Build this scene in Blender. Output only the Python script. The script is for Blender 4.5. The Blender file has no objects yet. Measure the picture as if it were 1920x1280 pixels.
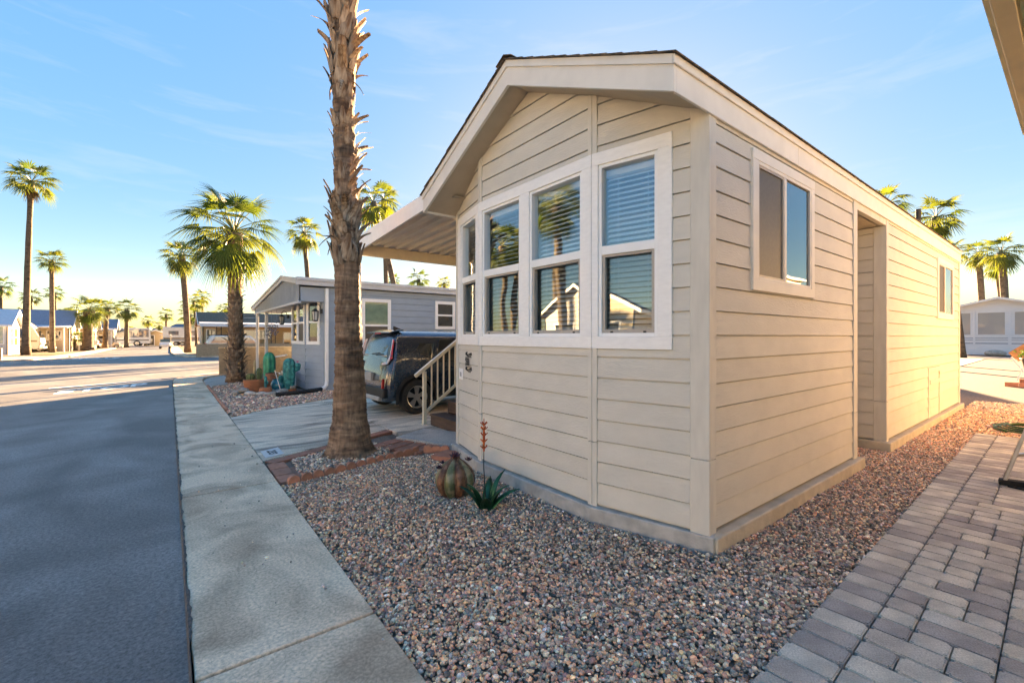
import bpy, math, random
import numpy as np
from mathutils import Vector, Matrix
random.seed(7); rng = np.random.default_rng(7)
R = math.radians
scene = bpy.context.scene
COL = scene.collection

# ------------------------------------------------------------------ camera
TH = math.atan(642/830)
cam_d = bpy.data.cameras.new('camera'); cam = bpy.data.objects.new('camera', cam_d); COL.objects.link(cam)
cam.location = (0, 0, 1.6); cam.rotation_euler = (R(90), 0, -TH)
cam_d.sensor_width = 36; cam_d.lens = 830/1920*36; cam_d.shift_y = -9/1920
cam_d.clip_start = .05; cam_d.clip_end = 20000
scene.camera = cam

# ------------------------------------------------------------------ light
SKY_K, SKY_SAT = 0.33, 1.22
SUN_AZ, SUN_EL = R(50), R(11)          # azimuth from +Y towards +X
world = bpy.data.worlds.new('World'); scene.world = world; world.use_nodes = True
wn, wl = world.node_tree.nodes, world.node_tree.links
wn.clear()
sky = wn.new('ShaderNodeTexSky'); sky.sky_type = 'NISHITA'; sky.sun_disc = False
sky.sun_elevation = SUN_EL; sky.sun_rotation = SUN_AZ
sky.air_density = 1.0; sky.dust_density = .45; sky.ozone_density = 2.2
wbg = wn.new('ShaderNodeBackground'); wbg.inputs[1].default_value = .15
wout = wn.new('ShaderNodeOutputWorld')
# thin cirrus streaks, part of the sky itself
wtc = wn.new('ShaderNodeTexCoord'); wmap = wn.new('ShaderNodeMapping')
wmap.inputs['Scale'].default_value = (1.6, 1.6, 11); wmap.inputs['Rotation'].default_value = (R(7), R(4), R(20))
wno = wn.new('ShaderNodeTexNoise'); wno.inputs['Scale'].default_value = 2.2; wno.inputs['Detail'].default_value = 7
wno.inputs['Roughness'].default_value = .62; wno.inputs['Distortion'].default_value = .5
wr = wn.new('ShaderNodeMapRange'); wr.inputs[1].default_value = .53; wr.inputs[2].default_value = .78
wr.inputs[3].default_value = 0; wr.inputs[4].default_value = .14
whs = wn.new('ShaderNodeHueSaturation'); whs.inputs['Saturation'].default_value = .18; whs.inputs['Value'].default_value = 1.45
wmx = wn.new('ShaderNodeMix'); wmx.data_type = 'RGBA'
wl.new(wtc.outputs['Generated'], wmap.inputs[0]); wl.new(wmap.outputs[0], wno.inputs['Vector'])
wl.new(wno.outputs[0], wr.inputs[0]); wl.new(sky.outputs[0], whs.inputs['Color'])
wl.new(wr.outputs[0], wmx.inputs[0]); wl.new(sky.outputs[0], wmx.inputs[6]); wl.new(whs.outputs[0], wmx.inputs[7])
# soft shoulder on the sky's radiance, the same in every direction
wbw = wn.new('ShaderNodeSeparateColor'); wm1 = wn.new('ShaderNodeMath'); wm1.operation = 'MAXIMUM'; wm2 = wn.new('ShaderNodeMath'); wm2.operation = 'MAXIMUM'; wdv = wn.new('ShaderNodeMath'); wdv.operation = 'ADD'; wdv.inputs[1].default_value = SKY_K
wq = wn.new('ShaderNodeMath'); wq.operation = 'DIVIDE'; wq.inputs[0].default_value = SKY_K
wsc = wn.new('ShaderNodeVectorMath'); wsc.operation = 'SCALE'; wsat = wn.new('ShaderNodeHueSaturation'); wsat.inputs['Saturation'].default_value = SKY_SAT; wsat.inputs['Hue'].default_value = .5
wtn = wn.new('ShaderNodeVectorMath'); wtn.operation = 'MULTIPLY'; wtn.inputs[1].default_value = (.81, .89, 1.0)
wl.new(wmx.outputs[2], wtn.inputs[0]); wl.new(wtn.outputs[0], wsat.inputs['Color']); wl.new(wsat.outputs[0], wbw.inputs[0]); wl.new(wbw.outputs[0], wm1.inputs[0]); wl.new(wbw.outputs[1], wm1.inputs[1]); wl.new(wm1.outputs[0], wm2.inputs[0]); wl.new(wbw.outputs[2], wm2.inputs[1]); wl.new(wm2.outputs[0], wdv.inputs[0]); wl.new(wdv.outputs[0], wq.inputs[1])
wl.new(wsat.outputs[0], wsc.inputs[0]); wl.new(wq.outputs[0], wsc.inputs['Scale'])
wl.new(wsc.outputs[0], wbg.inputs[0]); wl.new(wbg.outputs[0], wout.inputs[0])
sun_d = bpy.data.lights.new('sun', 'SUN'); sun_d.energy = 2.0; sun_d.angle = R(.5); sun_d.color = (1, .78, .52)
sun = bpy.data.objects.new('sun', sun_d); COL.objects.link(sun)
sdir = Vector((math.sin(SUN_AZ)*math.cos(SUN_EL), math.cos(SUN_AZ)*math.cos(SUN_EL), math.sin(SUN_EL)))
sun.rotation_euler = sdir.to_track_quat('Z', 'Y').to_euler(); sun.location = (30, 30, 30)
vs = scene.view_settings
vs.view_transform = 'Standard'; vs.look = 'None'; vs.gamma = 1; vs.use_curve_mapping = False
vs.exposure = 4.94
vs.use_white_balance = True; vs.white_balance_temperature = 9100; vs.white_balance_tint = 18
scene.cycles.max_bounces = 6; scene.cycles.diffuse_bounces = 3; scene.cycles.glossy_bounces = 3
scene.cycles.transmission_bounces = 4; scene.cycles.transparent_max_bounces = 8
scene.cycles.caustics_reflective = False; scene.cycles.caustics_refractive = False
scene.cycles.sample_clamp_indirect = 6

# ------------------------------------------------------------------ materials
MATS = {}
def M(name, col, rough=.7, var=.12, scale=6, bump=0., bscale=60, metal=0, spec=.4, coat=0, st=(1, 1, 1), rnd=0., col2=None,
      detail=6, dist=0., bdist=.01, bst=None, trans=0., emit=None, lo=.35, hi=.65):
    m = bpy.data.materials.new(name); m.use_nodes = True; MATS[name] = m
    nt = m.node_tree; n, l = nt.nodes, nt.links
    b = n['Principled BSDF']
    b.inputs['Roughness'].default_value = rough; b.inputs['Metallic'].default_value = metal
    b.inputs['Specular IOR Level'].default_value = spec; b.inputs['Coat Weight'].default_value = coat
    b.inputs['Coat Roughness'].default_value = .03
    tc = n.new('ShaderNodeTexCoord'); mp = n.new('ShaderNodeMapping'); mp.inputs['Scale'].default_value = st
    l.new(tc.outputs['Object'], mp.inputs[0])
    no = n.new('ShaderNodeTexNoise'); no.inputs['Scale'].default_value = scale; no.inputs['Detail'].default_value = detail
    no.inputs['Distortion'].default_value = dist
    l.new(mp.outputs[0], no.inputs['Vector'])
    mr = n.new('ShaderNodeMapRange'); mr.inputs[1].default_value = lo; mr.inputs[2].default_value = hi
    l.new(no.outputs[0], mr.inputs[0])
    c = Vector(col); c2 = Vector(col2) if col2 else c*(1+var); c1 = c if col2 else c*(1-var)
    mx = n.new('ShaderNodeMix'); mx.data_type = 'RGBA'
    mx.inputs[6].default_value = (*c1, 1); mx.inputs[7].default_value = (*c2, 1)
    l.new(mr.outputs[0], mx.inputs[0])
    out = mx.outputs[2]
    if rnd:
        oi = n.new('ShaderNodeObjectInfo'); r2 = n.new('ShaderNodeMapRange')
        r2.inputs[3].default_value = 1-rnd; r2.inputs[4].default_value = 1+rnd
        l.new(oi.outputs['Random'], r2.inputs[0])
        hs = n.new('ShaderNodeHueSaturation'); l.new(r2.outputs[0], hs.inputs['Value']); l.new(out, hs.inputs['Color']); out = hs.outputs[0]
    l.new(out, b.inputs['Base Color'])
    if bump:
        bn = n.new('ShaderNodeTexNoise'); bn.inputs['Scale'].default_value = bscale; bn.inputs['Detail'].default_value = 5
        mp2 = n.new('ShaderNodeMapping'); mp2.inputs['Scale'].default_value = bst or st
        l.new(tc.outputs['Object'], mp2.inputs[0]); l.new(mp2.outputs[0], bn.inputs['Vector'])
        bp = n.new('ShaderNodeBump'); bp.inputs['Strength'].default_value = bump; bp.inputs['Distance'].default_value = bdist
        l.new(bn.outputs[0], bp.inputs['Height']); l.new(bp.outputs[0], b.inputs['Normal'])
    if emit:
        b.inputs['Emission Color'].default_value = (*emit[:3], 1); b.inputs['Emission Strength'].default_value = emit[3]
    m['b'] = 1
    return m

def siding_mat(name, col, bump=.28):
    m = M(name, col, rough=.62, var=.035, scale=3, st=(1.2, 1.2, 2), spec=.35, rnd=.035)
    n, l = m.node_tree.nodes, m.node_tree.links
    tc = n.new('ShaderNodeTexCoord'); mp = n.new('ShaderNodeMapping'); mp.inputs['Scale'].default_value = (1.6, 1.6, 13)
    oi = n.new('ShaderNodeObjectInfo'); sc = n.new('ShaderNodeVectorMath'); sc.operation = 'ADD'
    cmb = n.new('ShaderNodeCombineXYZ'); mu = n.new('ShaderNodeMath'); mu.operation = 'MULTIPLY'; mu.inputs[1].default_value = 37
    l.new(oi.outputs['Random'], mu.inputs[0]); l.new(mu.outputs[0], cmb.inputs[0]); l.new(mu.outputs[0], cmb.inputs[1])
    l.new(tc.outputs['Object'], sc.inputs[0]); l.new(cmb.outputs[0], sc.inputs[1]); l.new(sc.outputs[0], mp.inputs[0])
    no = n.new('ShaderNodeTexNoise'); no.inputs['Scale'].default_value = 1.3; no.inputs['Detail'].default_value = 2
    l.new(mp.outputs[0], no.inputs['Vector'])
    w = n.new('ShaderNodeMath'); w.operation = 'MULTIPLY'; w.inputs[1].default_value = 95; l.new(no.outputs[0], w.inputs[0])
    s = n.new('ShaderNodeMath'); s.operation = 'SINE'; l.new(w.outputs[0], s.inputs[0])
    n2 = n.new('ShaderNodeTexNoise'); n2.inputs['Scale'].default_value = 9; l.new(mp.outputs[0], n2.inputs['Vector'])
    a = n.new('ShaderNodeMath'); a.operation = 'ADD'; l.new(s.outputs[0], a.inputs[0]); l.new(n2.outputs[0], a.inputs[1])
    bp = n.new('ShaderNodeBump'); bp.inputs['Strength'].default_value = bump; bp.inputs['Distance'].default_value = .0018
    l.new(a.outputs[0], bp.inputs['Height']); l.new(bp.outputs[0], n['Principled BSDF'].inputs['Normal'])
    return m

def glass_mat(name, refl=.35, tint=(.75, .85, .88), wav=.02, wscale=2.2):
    m = bpy.data.materials.new(name); m.use_nodes = True; n, l = m.node_tree.nodes, m.node_tree.links; n.clear()
    o = n.new('ShaderNodeOutputMaterial'); t = n.new('ShaderNodeBsdfTransparent'); t.inputs[0].default_value = (*tint, 1)
    g = n.new('ShaderNodeBsdfGlossy'); g.inputs['Roughness'].default_value = .004; g.inputs[0].default_value = (.92, .97, 1, 1)
    lw = n.new('ShaderNodeLayerWeight'); lw.inputs[0].default_value = .5; fr = n.new('ShaderNodeMath'); fr.operation = 'POWER'; fr.inputs[1].default_value = 5; l.new(lw.outputs['Facing'], fr.inputs[0])
    mr = n.new('ShaderNodeMapRange'); mr.inputs[3].default_value = refl; mr.inputs[4].default_value = 1; l.new(fr.outputs[0], mr.inputs[0])
    tc = n.new('ShaderNodeTexCoord'); no = n.new('ShaderNodeTexNoise'); no.inputs['Scale'].default_value = wscale; no.inputs['Detail'].default_value = 0
    l.new(tc.outputs['Object'], no.inputs['Vector'])
    bp = n.new('ShaderNodeBump'); bp.inputs['Strength'].default_value = 1; bp.inputs['Distance'].default_value = wav
    l.new(no.outputs[0], bp.inputs['Height']); l.new(bp.outputs[0], g.inputs['Normal'])
    mx = n.new('ShaderNodeMixShader'); l.new(mr.outputs[0], mx.inputs[0]); l.new(t.outputs[0], mx.inputs[1]); l.new(g.outputs[0], mx.inputs[2])
    l.new(mx.outputs[0], o.inputs[0]); MATS[name] = m; return m

def leaf_mat(name, c1, c2, tr=.4):
    m = bpy.data.materials.new(name); m.use_nodes = True; n, l = m.node_tree.nodes, m.node_tree.links; n.clear()
    o = n.new('ShaderNodeOutputMaterial'); d = n.new('ShaderNodeBsdfPrincipled'); d.inputs['Roughness'].default_value = .45
    d.inputs['Specular IOR Level'].default_value = .35
    t = n.new('ShaderNodeBsdfTranslucent'); tc = n.new('ShaderNodeTexCoord')
    no = n.new('ShaderNodeTexNoise'); no.inputs['Scale'].default_value = 3; l.new(tc.outputs['Object'], no.inputs['Vector'])
    oi = n.new('ShaderNodeObjectInfo'); ad = n.new('ShaderNodeMath'); ad.operation = 'ADD'
    l.new(no.outputs[0], ad.inputs[0]); l.new(oi.outputs['Random'], ad.inputs[1])
    mr = n.new('ShaderNodeMapRange'); mr.inputs[1].default_value = .45; mr.inputs[2].default_value = 1.5; l.new(ad.outputs[0], mr.inputs[0])
    mx = n.new('ShaderNodeMix'); mx.data_type = 'RGBA'; mx.inputs[6].default_value = (*c1, 1); mx.inputs[7].default_value = (*c2, 1)
    l.new(mr.outputs[0], mx.inputs[0]); l.new(mx.outputs[2], d.inputs['Base Color'])
    hs = n.new('ShaderNodeHueSaturation'); hs.inputs['Hue'].default_value = .475; hs.inputs['Value'].default_value = 1.7; hs.inputs['Saturation'].default_value = 1.1
    l.new(mx.outputs[2], hs.inputs['Color']); l.new(hs.outputs[0], t.inputs[0])
    ms = n.new('ShaderNodeMixShader'); ms.inputs[0].default_value = tr
    l.new(d.outputs[0], ms.inputs[1]); l.new(t.outputs[0], ms.inputs[2]); l.new(ms.outputs[0], o.inputs[0]); MATS[name] = m; return m

siding_mat('siding', (.645, .605, .525)); siding_mat('grey_siding', (.31, .375, .44), .15)
M('trim_tan', (.645, .605, .525), .6, .05, 5, .12, 40, st=(3, 3, .6)); M('trim_cream', (.76, .72, .65), .55, .04, 5, .08, 60)
M('trim_white', (.88, .87, .84), .5, .03, 6, .1, 80, st=(2, 2, 6)); M('vinyl_white', (.88, .88, .86), .35, .02)
M('screen_frame', (.42, .38, .33), .45, .04); M('blind', (.86, .85, .82), .5, .02); M('room', (.45, .40, .34), .9, .1)
M('shingle', (.13, .10, .075), .9, .35, 18, .5, 40); M('soffit', (.50, .42, .32), .7, .05)
M('foundation', (.42, .405, .375), .9, .16, 9, .4, 50); M('foundation_cream', (.52, .45, .35), .85, .12, 7, .35, 40)
M('white_metal', (.86, .85, .82), .35, .03); M('cream_metal', (.74, .64, .47), .4, .04); M('awning', (.76, .70, .60), .35, .08, 4, st=(2, .5, 2))
M('black_metal', (.02, .02, .022), .4, .2); M('dark_vent', (.05, .045, .04), .8)
glass_mat('glass', .17, (.93, .97, .98), .0008, 3.0); glass_mat('glass_screen', .12, (.80, .85, .86), .0016, 2.6)
M('dark_glass', (.035, .04, .042), .03, .1, spec=1.0, coat=.4)
M('screen_dark', (.09, .075, .06), .5, .1, 40)

# ------------------------------------------------------------------ helpers
class MB:
    def __init__(s): s.v = []; s.f = []
    def add(s, vs, fs):
        o = len(s.v); s.v += [tuple(p) for p in vs]; s.f += [tuple(i+o for i in q) for q in fs]; return s
    def box(s, a, b):
        x0, y0, z0 = a; x1, y1, z1 = b
        if x1 < x0: x0, x1 = x1, x0
        if y1 < y0: y0, y1 = y1, y0
        if z1 < z0: z0, z1 = z1, z0
        return s.add([(x0, y0, z0), (x1, y0, z0), (x1, y1, z0), (x0, y1, z0), (x0, y0, z1), (x1, y0, z1), (x1, y1, z1), (x0, y1, z1)],
              [(3, 2, 1, 0), (4, 5, 6, 7), (0, 1, 5, 4), (1, 2, 6, 5), (2, 3, 7, 6), (3, 0, 4, 7)])
    def beam(s, p, q, w, h, up=(0, 0, 1)):
        p, q = Vector(p), Vector(q); d = (q-p).normalized(); u = Vector(up)
        if abs(d.dot(u)) > .98: u = Vector((1, 0, 0))
        x = d.cross(u).normalized()*(w/2); y = x.cross(d).normalized()*(h/2)
        vs = [c+sx*x+sy*y for c in (p, q) for sx, sy in ((-1, -1), (1, -1), (1, 1), (-1, 1))]
        return s.add(vs, [(3, 2, 1, 0), (4, 5, 6, 7), (0, 1, 5, 4), (1, 2, 6, 5), (2, 3, 7, 6), (3, 0, 4, 7)])
    def prism(s, poly, vec):
        n = len(poly); vec = Vector(vec); a = [Vector(p) for p in poly]; b = [p+vec for p in a]
        nrm = Vector((0, 0, 0))
        for i in range(n): nrm += a[i].cross(a[(i+1) % n])
        if nrm.dot(vec) > 0: a.reverse(); b.reverse()
        s.add(a+b, [tuple(range(n)), tuple(range(2*n-1, n-1, -1))] + [((i+1) % n, i, n+i, n+(i+1) % n) for i in range(n)]); return s
    def tube(s, pts, rad, n=8, cap=True):
        pts = [Vector(p) for p in pts]; o = len(s.v)
        if not hasattr(rad, '__len__'): rad = [rad]*len(pts)
        u = None
        for i, p in enumerate(pts):
            d = (pts[min(i+1, len(pts)-1)]-pts[max(i-1, 0)]).normalized()
            if u is None: u = d.orthogonal().normalized()
            u = (u-d*u.dot(d)).normalized(); w = d.cross(u)
            for k in range(n):
                a = 2*math.pi*k/n; s.v.append(tuple(p+rad[i]*(math.cos(a)*u+math.sin(a)*w)))
        for i in range(len(pts)-1):
            for k in range(n):
                s.f.append((o+i*n+k, o+i*n+(k+1) % n, o+(i+1)*n+(k+1) % n, o+(i+1)*n+k))
        if cap:
            s.f.append(tuple(o+k for k in range(n-1, -1, -1))); e = o+(len(pts)-1)*n; s.f.append(tuple(e+k for k in range(n)))
        return s
    def lathe(s, prof, n=20, c=(0, 0, 0), fn=None, cap=True):
        o = len(s.v)
        for r, z in prof:
            for k in range(n):
                a = 2*math.pi*k/n; rr = fn(r, z, a) if fn else r
                s.v.append((c[0]+rr*math.cos(a), c[1]+rr*math.sin(a), c[2]+z))
        for i in range(len(prof)-1):
            for k in range(n): s.f.append((o+i*n+k, o+i*n+(k+1) % n, o+(i+1)*n+(k+1) % n, o+(i+1)*n+k))
        if cap:
            s.f.append(tuple(o+k for k in range(n-1, -1, -1))); e = o+(len(prof)-1)*n; s.f.append(tuple(e+k for k in range(n)))
        return s
    def ell(s, c, r, n=12, m=8):
        prof = [(max(1e-3, math.sin(math.pi*i/m)), -math.cos(math.pi*i/m)) for i in range(m+1)]; o = len(s.v)
        s.lathe(prof, n); s.v[o:] = [(c[0]+x*r[0], c[1]+y*r[1], c[2]+z*r[2]) for x, y, z in s.v[o:]]; return s
    def mesh(s, name, mat, off=(0, 0, 0), smooth=False):
        me = bpy.data.meshes.new(name); ox, oy, oz = off
        me.from_pydata([(x-ox, y-oy, z-oz) for x, y, z in s.v], [], s.f); me.update()
        if mat: me.materials.append(MATS[mat] if isinstance(mat, str) else mat)
        if smooth: me.polygons.foreach_set('use_smooth', [True]*len(me.polygons))
        return me
    def build(s, name, mat, parent=None, smooth=False, bevel=0, seg=2, kind=None):
        off = origin(parent); o = bpy.data.objects.new(name, s.mesh(name, mat, off, smooth)); COL.objects.link(o)
        if parent: o.parent = parent
        if bevel:
            b = o.modifiers.new('bevel', 'BEVEL'); b.width = bevel; b.segments = seg; b.limit_method = 'ANGLE'; b.angle_limit = R(40)
        if smooth:
            pass
        if kind: o['kind'] = kind
        return o
WORLD = set()
def origin(p):
    if p is None: return (0, 0, 0)
    while p.parent: p = p.parent
    return tuple(p.location) if p.name in WORLD else (0, 0, 0)
def tag(o, label=None, cat=None, group=None, kind=None):
    if label: o['label'] = label
    if cat: o['category'] = cat
    if group: o['group'] = group
    if kind: o['kind'] = kind
    return o
def thing(name, label, cat, loc=(0, 0, 0), rz=0, group=None, world=False):
    o = bpy.data.objects.new(name, None); COL.objects.link(o); o.location = loc; o.rotation_euler = (0, 0, rz); o.empty_display_size = .2
    if world: WORLD.add(o.name)
    return tag(o, label, cat, group)
def inst(name, me, parent=None, loc=(0, 0, 0), rot=(0, 0, 0), sc=(1, 1, 1)):
    o = bpy.data.objects.new(name, me); COL.objects.link(o); o.location = loc; o.rotation_euler = rot; o.scale = sc
    if parent: o.parent = parent
    return o
def struct(o): o['kind'] = 'structure'; return o
def copy_tree(o, parent=None):
    c = o.copy(); COL.objects.link(c); c.parent = parent
    for ch in list(o.children): copy_tree(ch, c)
    return c
def smooth_angle(o, deg=35):
    me = o.data
    me.polygons.foreach_set('use_smooth', [True]*len(me.polygons))
    try: me.set_sharp_from_angle(angle=R(deg))
    except Exception: pass
    return o
def text_mesh(txt, size, ext, name, mat, sx=1, sy=1, bold=0):
    c = bpy.data.curves.new(name, 'FONT'); c.body = txt; c.size = size; c.extrude = ext; c.offset = bold; c.align_x = 'CENTER'; c.align_y = 'CENTER'
    o = bpy.data.objects.new(name, c); COL.objects.link(o)
    dg = bpy.context.evaluated_depsgraph_get(); me = bpy.data.meshes.new_from_object(o.evaluated_get(dg))
    bpy.data.objects.remove(o); bpy.data.curves.remove(c)
    me.transform(Matrix.Diagonal((sx, sy, 1, 1))); me.materials.clear(); me.materials.append(MATS[mat]); me.name = name
    return me
def clip_poly(poly, a, b, c):      # keep a*t + b*z <= c
    out = []
    for i, p in enumerate(poly):
        q = poly[(i+1) % len(poly)]; fp, fq = a*p[0]+b*p[1]-c, a*q[0]+b*q[1]-c
        if fp <= 0: out.append(p)
        if (fp < 0 < fq) or (fq < 0 < fp):
            k = fp/(fp-fq); out.append((p[0]+k*(q[0]-p[0]), p[1]+k*(q[1]-p[1])))
    return out
def minus(rect, holes):
    rs = [rect]
    for h in holes:
        nx = []
        for (a, b, c, d) in rs:
            A, B, C, D = max(a, h[0]), min(b, h[1]), max(c, h[2]), min(d, h[3])
            if A >= B or C >= D: nx.append((a, b, c, d)); continue
            if a < A: nx.append((a, A, c, d))
            if B < b: nx.append((B, b, c, d))
            if c < C: nx.append((A, B, c, C))
            if D < d: nx.append((A, B, D, d))
        rs = nx
    return [r for r in rs if r[1]-r[0] > .012 and r[3]-r[2] > .012]
class Facet:
    """a wall plane from A to B (plan view), n points out"""
    def __init__(s, A, B, centre):
        s.A = Vector((*A, 0)); s.d = (Vector((*B, 0))-s.A); s.L = s.d.length; s.d.normalize()
        s.n = Vector((s.d.y, -s.d.x, 0))
        if s.n.dot(Vector((*centre, 0))-s.A) > 0: s.n = -s.n
    def P(s, t, z, o=0): p = s.A+s.d*t+s.n*o; return (p.x, p.y, z)
    def rect(s, mb, t0, t1, z0, z1, o0, o1):
        q = [s.P(t0, z0, o0), s.P(t1, z0, o0), s.P(t1, z1, o0), s.P(t0, z1, o0)]; return mb.prism(q, s.n*(o1-o0))
    def poly(s, mb, pl, o0, fn):
        n = len(pl); a = [s.P(t, z, o0) for t, z in pl]; b = [s.P(t, z, fn(z)) for t, z in pl]
        nr = Vector((0, 0, 0)); av = [Vector(p) for p in a]
        for i in range(n): nr += (av[i]-av[0]).cross(av[(i+1) % n]-av[0])
        if nr.dot(s.n) > 0: a.reverse(); b.reverse()
        return mb.add(a+b, [tuple(range(n)), tuple(range(2*n-1, n-1, -1))]+[((i+1) % n, i, n+i, n+(i+1) % n) for i in range(n)])
    def clips(s, lines):    # lines: z <= z0 + m*(Y-y0)
        r = []
        for z0, m, y0 in lines: r.append((-m*s.d.y, 1, z0+m*(s.A.y-y0)))
        return r
    def boards(s, parent, mat, z0, z1, holes=(), lines=(), ex=.185, t0=0, t1=None, split=(), name='siding_board', lip=.011, gap=.0045):
        t1 = s.L if t1 is None else t1; cl = s.clips(lines); z = z0; k = 0
        while z < z1-.005:
            zt = z+ex; ze = min(zt, z1)
            cuts = sorted({t0, t1, *(x for i, x in enumerate(split) if t0 < x < t1 and (k+i) % 3 == 0)})
            for ta, tb in zip(cuts, cuts[1:]):
                for a, b, c, d in minus((ta+(.001 if ta > t0 else 0), tb-(.001 if tb < t1 else 0), z, ze), holes):
                    pl = [(a, c+gap), (b, c+gap), (b, d-gap), (a, d-gap)]
                    for q in cl: pl = clip_poly(pl, *q) if pl else pl
                    if len(pl) >= 3: s.poly(MB(), pl, -.0115, lambda zz: .006+lip*(zt-zz)/ex).build_to(name, mat, parent)
            z = zt; k += 1
    def sheath(s, parent, mat, z0, z1, holes=(), lines=(), th=.08, name='wall'):
        cl = s.clips(lines); first = None
        for a, b, c, d in minus((0, s.L, z0, z1), holes):
            pl = [(a, c), (b, c), (b, d), (a, d)]
            for q in cl: pl = clip_poly(pl, *q) if pl else pl
            if len(pl) >= 3:
                o = s.poly(MB(), pl, -th, lambda zz: -.012).build(name, mat, parent); first = first or o
        return first
def _bt(self, name, mat, parent): return self.build(name, mat, parent)
MB.build_to = _bt
# ------------------------------------------------------------------ ground, streets, kerbs
def asphalt_mat():
    m = M('asphalt', (.13, .122, .116), .62, .3, .7, 0, st=(1, .4, 1), detail=10, col2=(.21, .197, .187), spec=.5, dist=.8)
    n, l = m.node_tree.nodes, m.node_tree.links; b = n['Principled BSDF']
    tc = n.new('ShaderNodeTexCoord'); v = n.new('ShaderNodeTexNoise'); v.inputs['Scale'].default_value = 42; v.inputs['Detail'].default_value = 10; v.inputs['Roughness'].default_value = .82
    l.new(tc.outputs['Object'], v.inputs['Vector'])
    bp = n.new('ShaderNodeBump'); bp.inputs['Strength'].default_value = .4; bp.inputs['Distance'].default_value = .008
    l.new(v.outputs[0], bp.inputs['Height']); l.new(bp.outputs[0], b.inputs['Normal'])
    mr = n.new('ShaderNodeMapRange'); mr.inputs[1].default_value = .38; mr.inputs[2].default_value = .64; mr.inputs[3].default_value = .45; mr.inputs[4].default_value = 1.65; l.new(v.outputs[0], mr.inputs[0])
    h = n.new('ShaderNodeHueSaturation'); l.new(mr.outputs[0], h.inputs['Value']); l.new(b.inputs['Base Color'].links[0].from_socket, h.inputs['Color'])
    # darker tar patches and pale worn wheel tracks
    t = n.new('ShaderNodeTexNoise'); t.inputs['Scale'].default_value = .55; t.inputs['Detail'].default_value = 5; t.inputs['Distortion'].default_value = 1.5; l.new(tc.outputs['Object'], t.inputs['Vector'])
    r = n.new('ShaderNodeMapRange'); r.inputs[1].default_value = .35; r.inputs[2].default_value = .7; r.inputs[3].default_value = .72; r.inputs[4].default_value = 1.3; l.new(t.outputs[0], r.inputs[0])
    h2 = n.new('ShaderNodeHueSaturation'); l.new(r.outputs[0], h2.inputs['Value']); l.new(h.outputs[0], h2.inputs['Color']); l.new(h2.outputs[0], b.inputs['Base Color'])
asphalt_mat()
def concrete_mat(name, c1, c2, stain, sst=(1, 1, 1), crack=True):
    m = M(name, c1, .85, .1, 1.1, 0, st=sst, col2=c2, detail=9, dist=.4)
    n, l = m.node_tree.nodes, m.node_tree.links; b = n['Principled BSDF']; tc = n.new('ShaderNodeTexCoord')
    oi = n.new('ShaderNodeObjectInfo'); va = n.new('ShaderNodeVectorMath'); va.operation = 'ADD'
    l.new(tc.outputs['Object'], va.inputs[0]); l.new(oi.outputs['Location'], va.inputs[1])
    s = n.new('ShaderNodeTexNoise'); s.inputs['Scale'].default_value = 1.5; s.inputs['Detail'].default_value = 9; s.inputs['Distortion'].default_value = 1.1
    mp = n.new('ShaderNodeMapping'); mp.inputs['Scale'].default_value = sst; l.new(va.outputs[0], mp.inputs[0]); l.new(mp.outputs[0], s.inputs['Vector'])
    mr = n.new('ShaderNodeMapRange'); mr.inputs[1].default_value = .43; mr.inputs[2].default_value = .66; mr.inputs[4].default_value = .95; l.new(s.outputs[0], mr.inputs[0])
    mx = n.new('ShaderNodeMix'); mx.data_type = 'RGBA'; mx.inputs[7].default_value = (*stain, 1)
    l.new(mr.outputs[0], mx.inputs[0]); l.new(b.inputs['Base Color'].links[0].from_socket, mx.inputs[6]); out = mx.outputs[2]
    f = n.new('ShaderNodeTexNoise'); f.inputs['Scale'].default_value = 55; f.inputs['Detail'].default_value = 6; l.new(va.outputs[0], f.inputs['Vector'])
    h = n.new('ShaderNodeHueSaturation'); r = n.new('ShaderNodeMapRange'); r.inputs[1].default_value = .3; r.inputs[2].default_value = .7
    r.inputs[3].default_value = .72; r.inputs[4].default_value = 1.24; l.new(f.outputs[0], r.inputs[0]); l.new(r.outputs[0], h.inputs['Value']); l.new(out, h.inputs['Color']); out = h.outputs[0]
    if crack:
        v = n.new('ShaderNodeTexVoronoi'); v.feature = 'DISTANCE_TO_EDGE'; v.inputs['Scale'].default_value = 26; l.new(va.outputs[0], v.inputs['Vector'])
        c = n.new('ShaderNodeMapRange'); c.inputs[1].default_value = .0; c.inputs[2].default_value = .05; c.inputs[3].default_value = .38; c.inputs[4].default_value = 0; l.new(v.outputs[0], c.inputs[0])
        m2 = n.new('ShaderNodeMix'); m2.data_type = 'RGBA'; m2.blend_type = 'MULTIPLY'; m2.inputs[7].default_value = (.45, .42, .38, 1)
        l.new(c.outputs[0], m2.inputs[0]); l.new(out, m2.inputs[6]); out = m2.outputs[2]
    l.new(out, b.inputs['Base Color'])
    bp = n.new('ShaderNodeBump'); bp.inputs['Strength'].default_value = .10; bp.inputs['Distance'].default_value = .002
    l.new(f.outputs[0], bp.inputs['Height']); l.new(bp.outputs[0], b.inputs['Normal'])
concrete_mat('sidewalk', (.78, .575, .405), (.88, .675, .49), (.45, .315, .215))
concrete_mat('driveway', (.72, .58, .44), (.85, .70, .54), (.26, .21, .165), (.55, 2.6, 1), crack=False)
concrete_mat('pad', (.42, .39, .35), (.52, .48, .43), (.36, .34, .31))
M('asphalt_dark', (.085, .08, .076), .8, .3, 30, .6, 60)
M('dirt', (.17, .125, .10), .95, .3, 30, .6, 70, rnd=0)
M('soil', (.22, .165, .13), .95, .3, 40, .6, 80)
M('far_gravel', (.13, .085, .065), .95, .35, 26, .8, 45, col2=(.23, .165, .125), detail=10)
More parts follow.
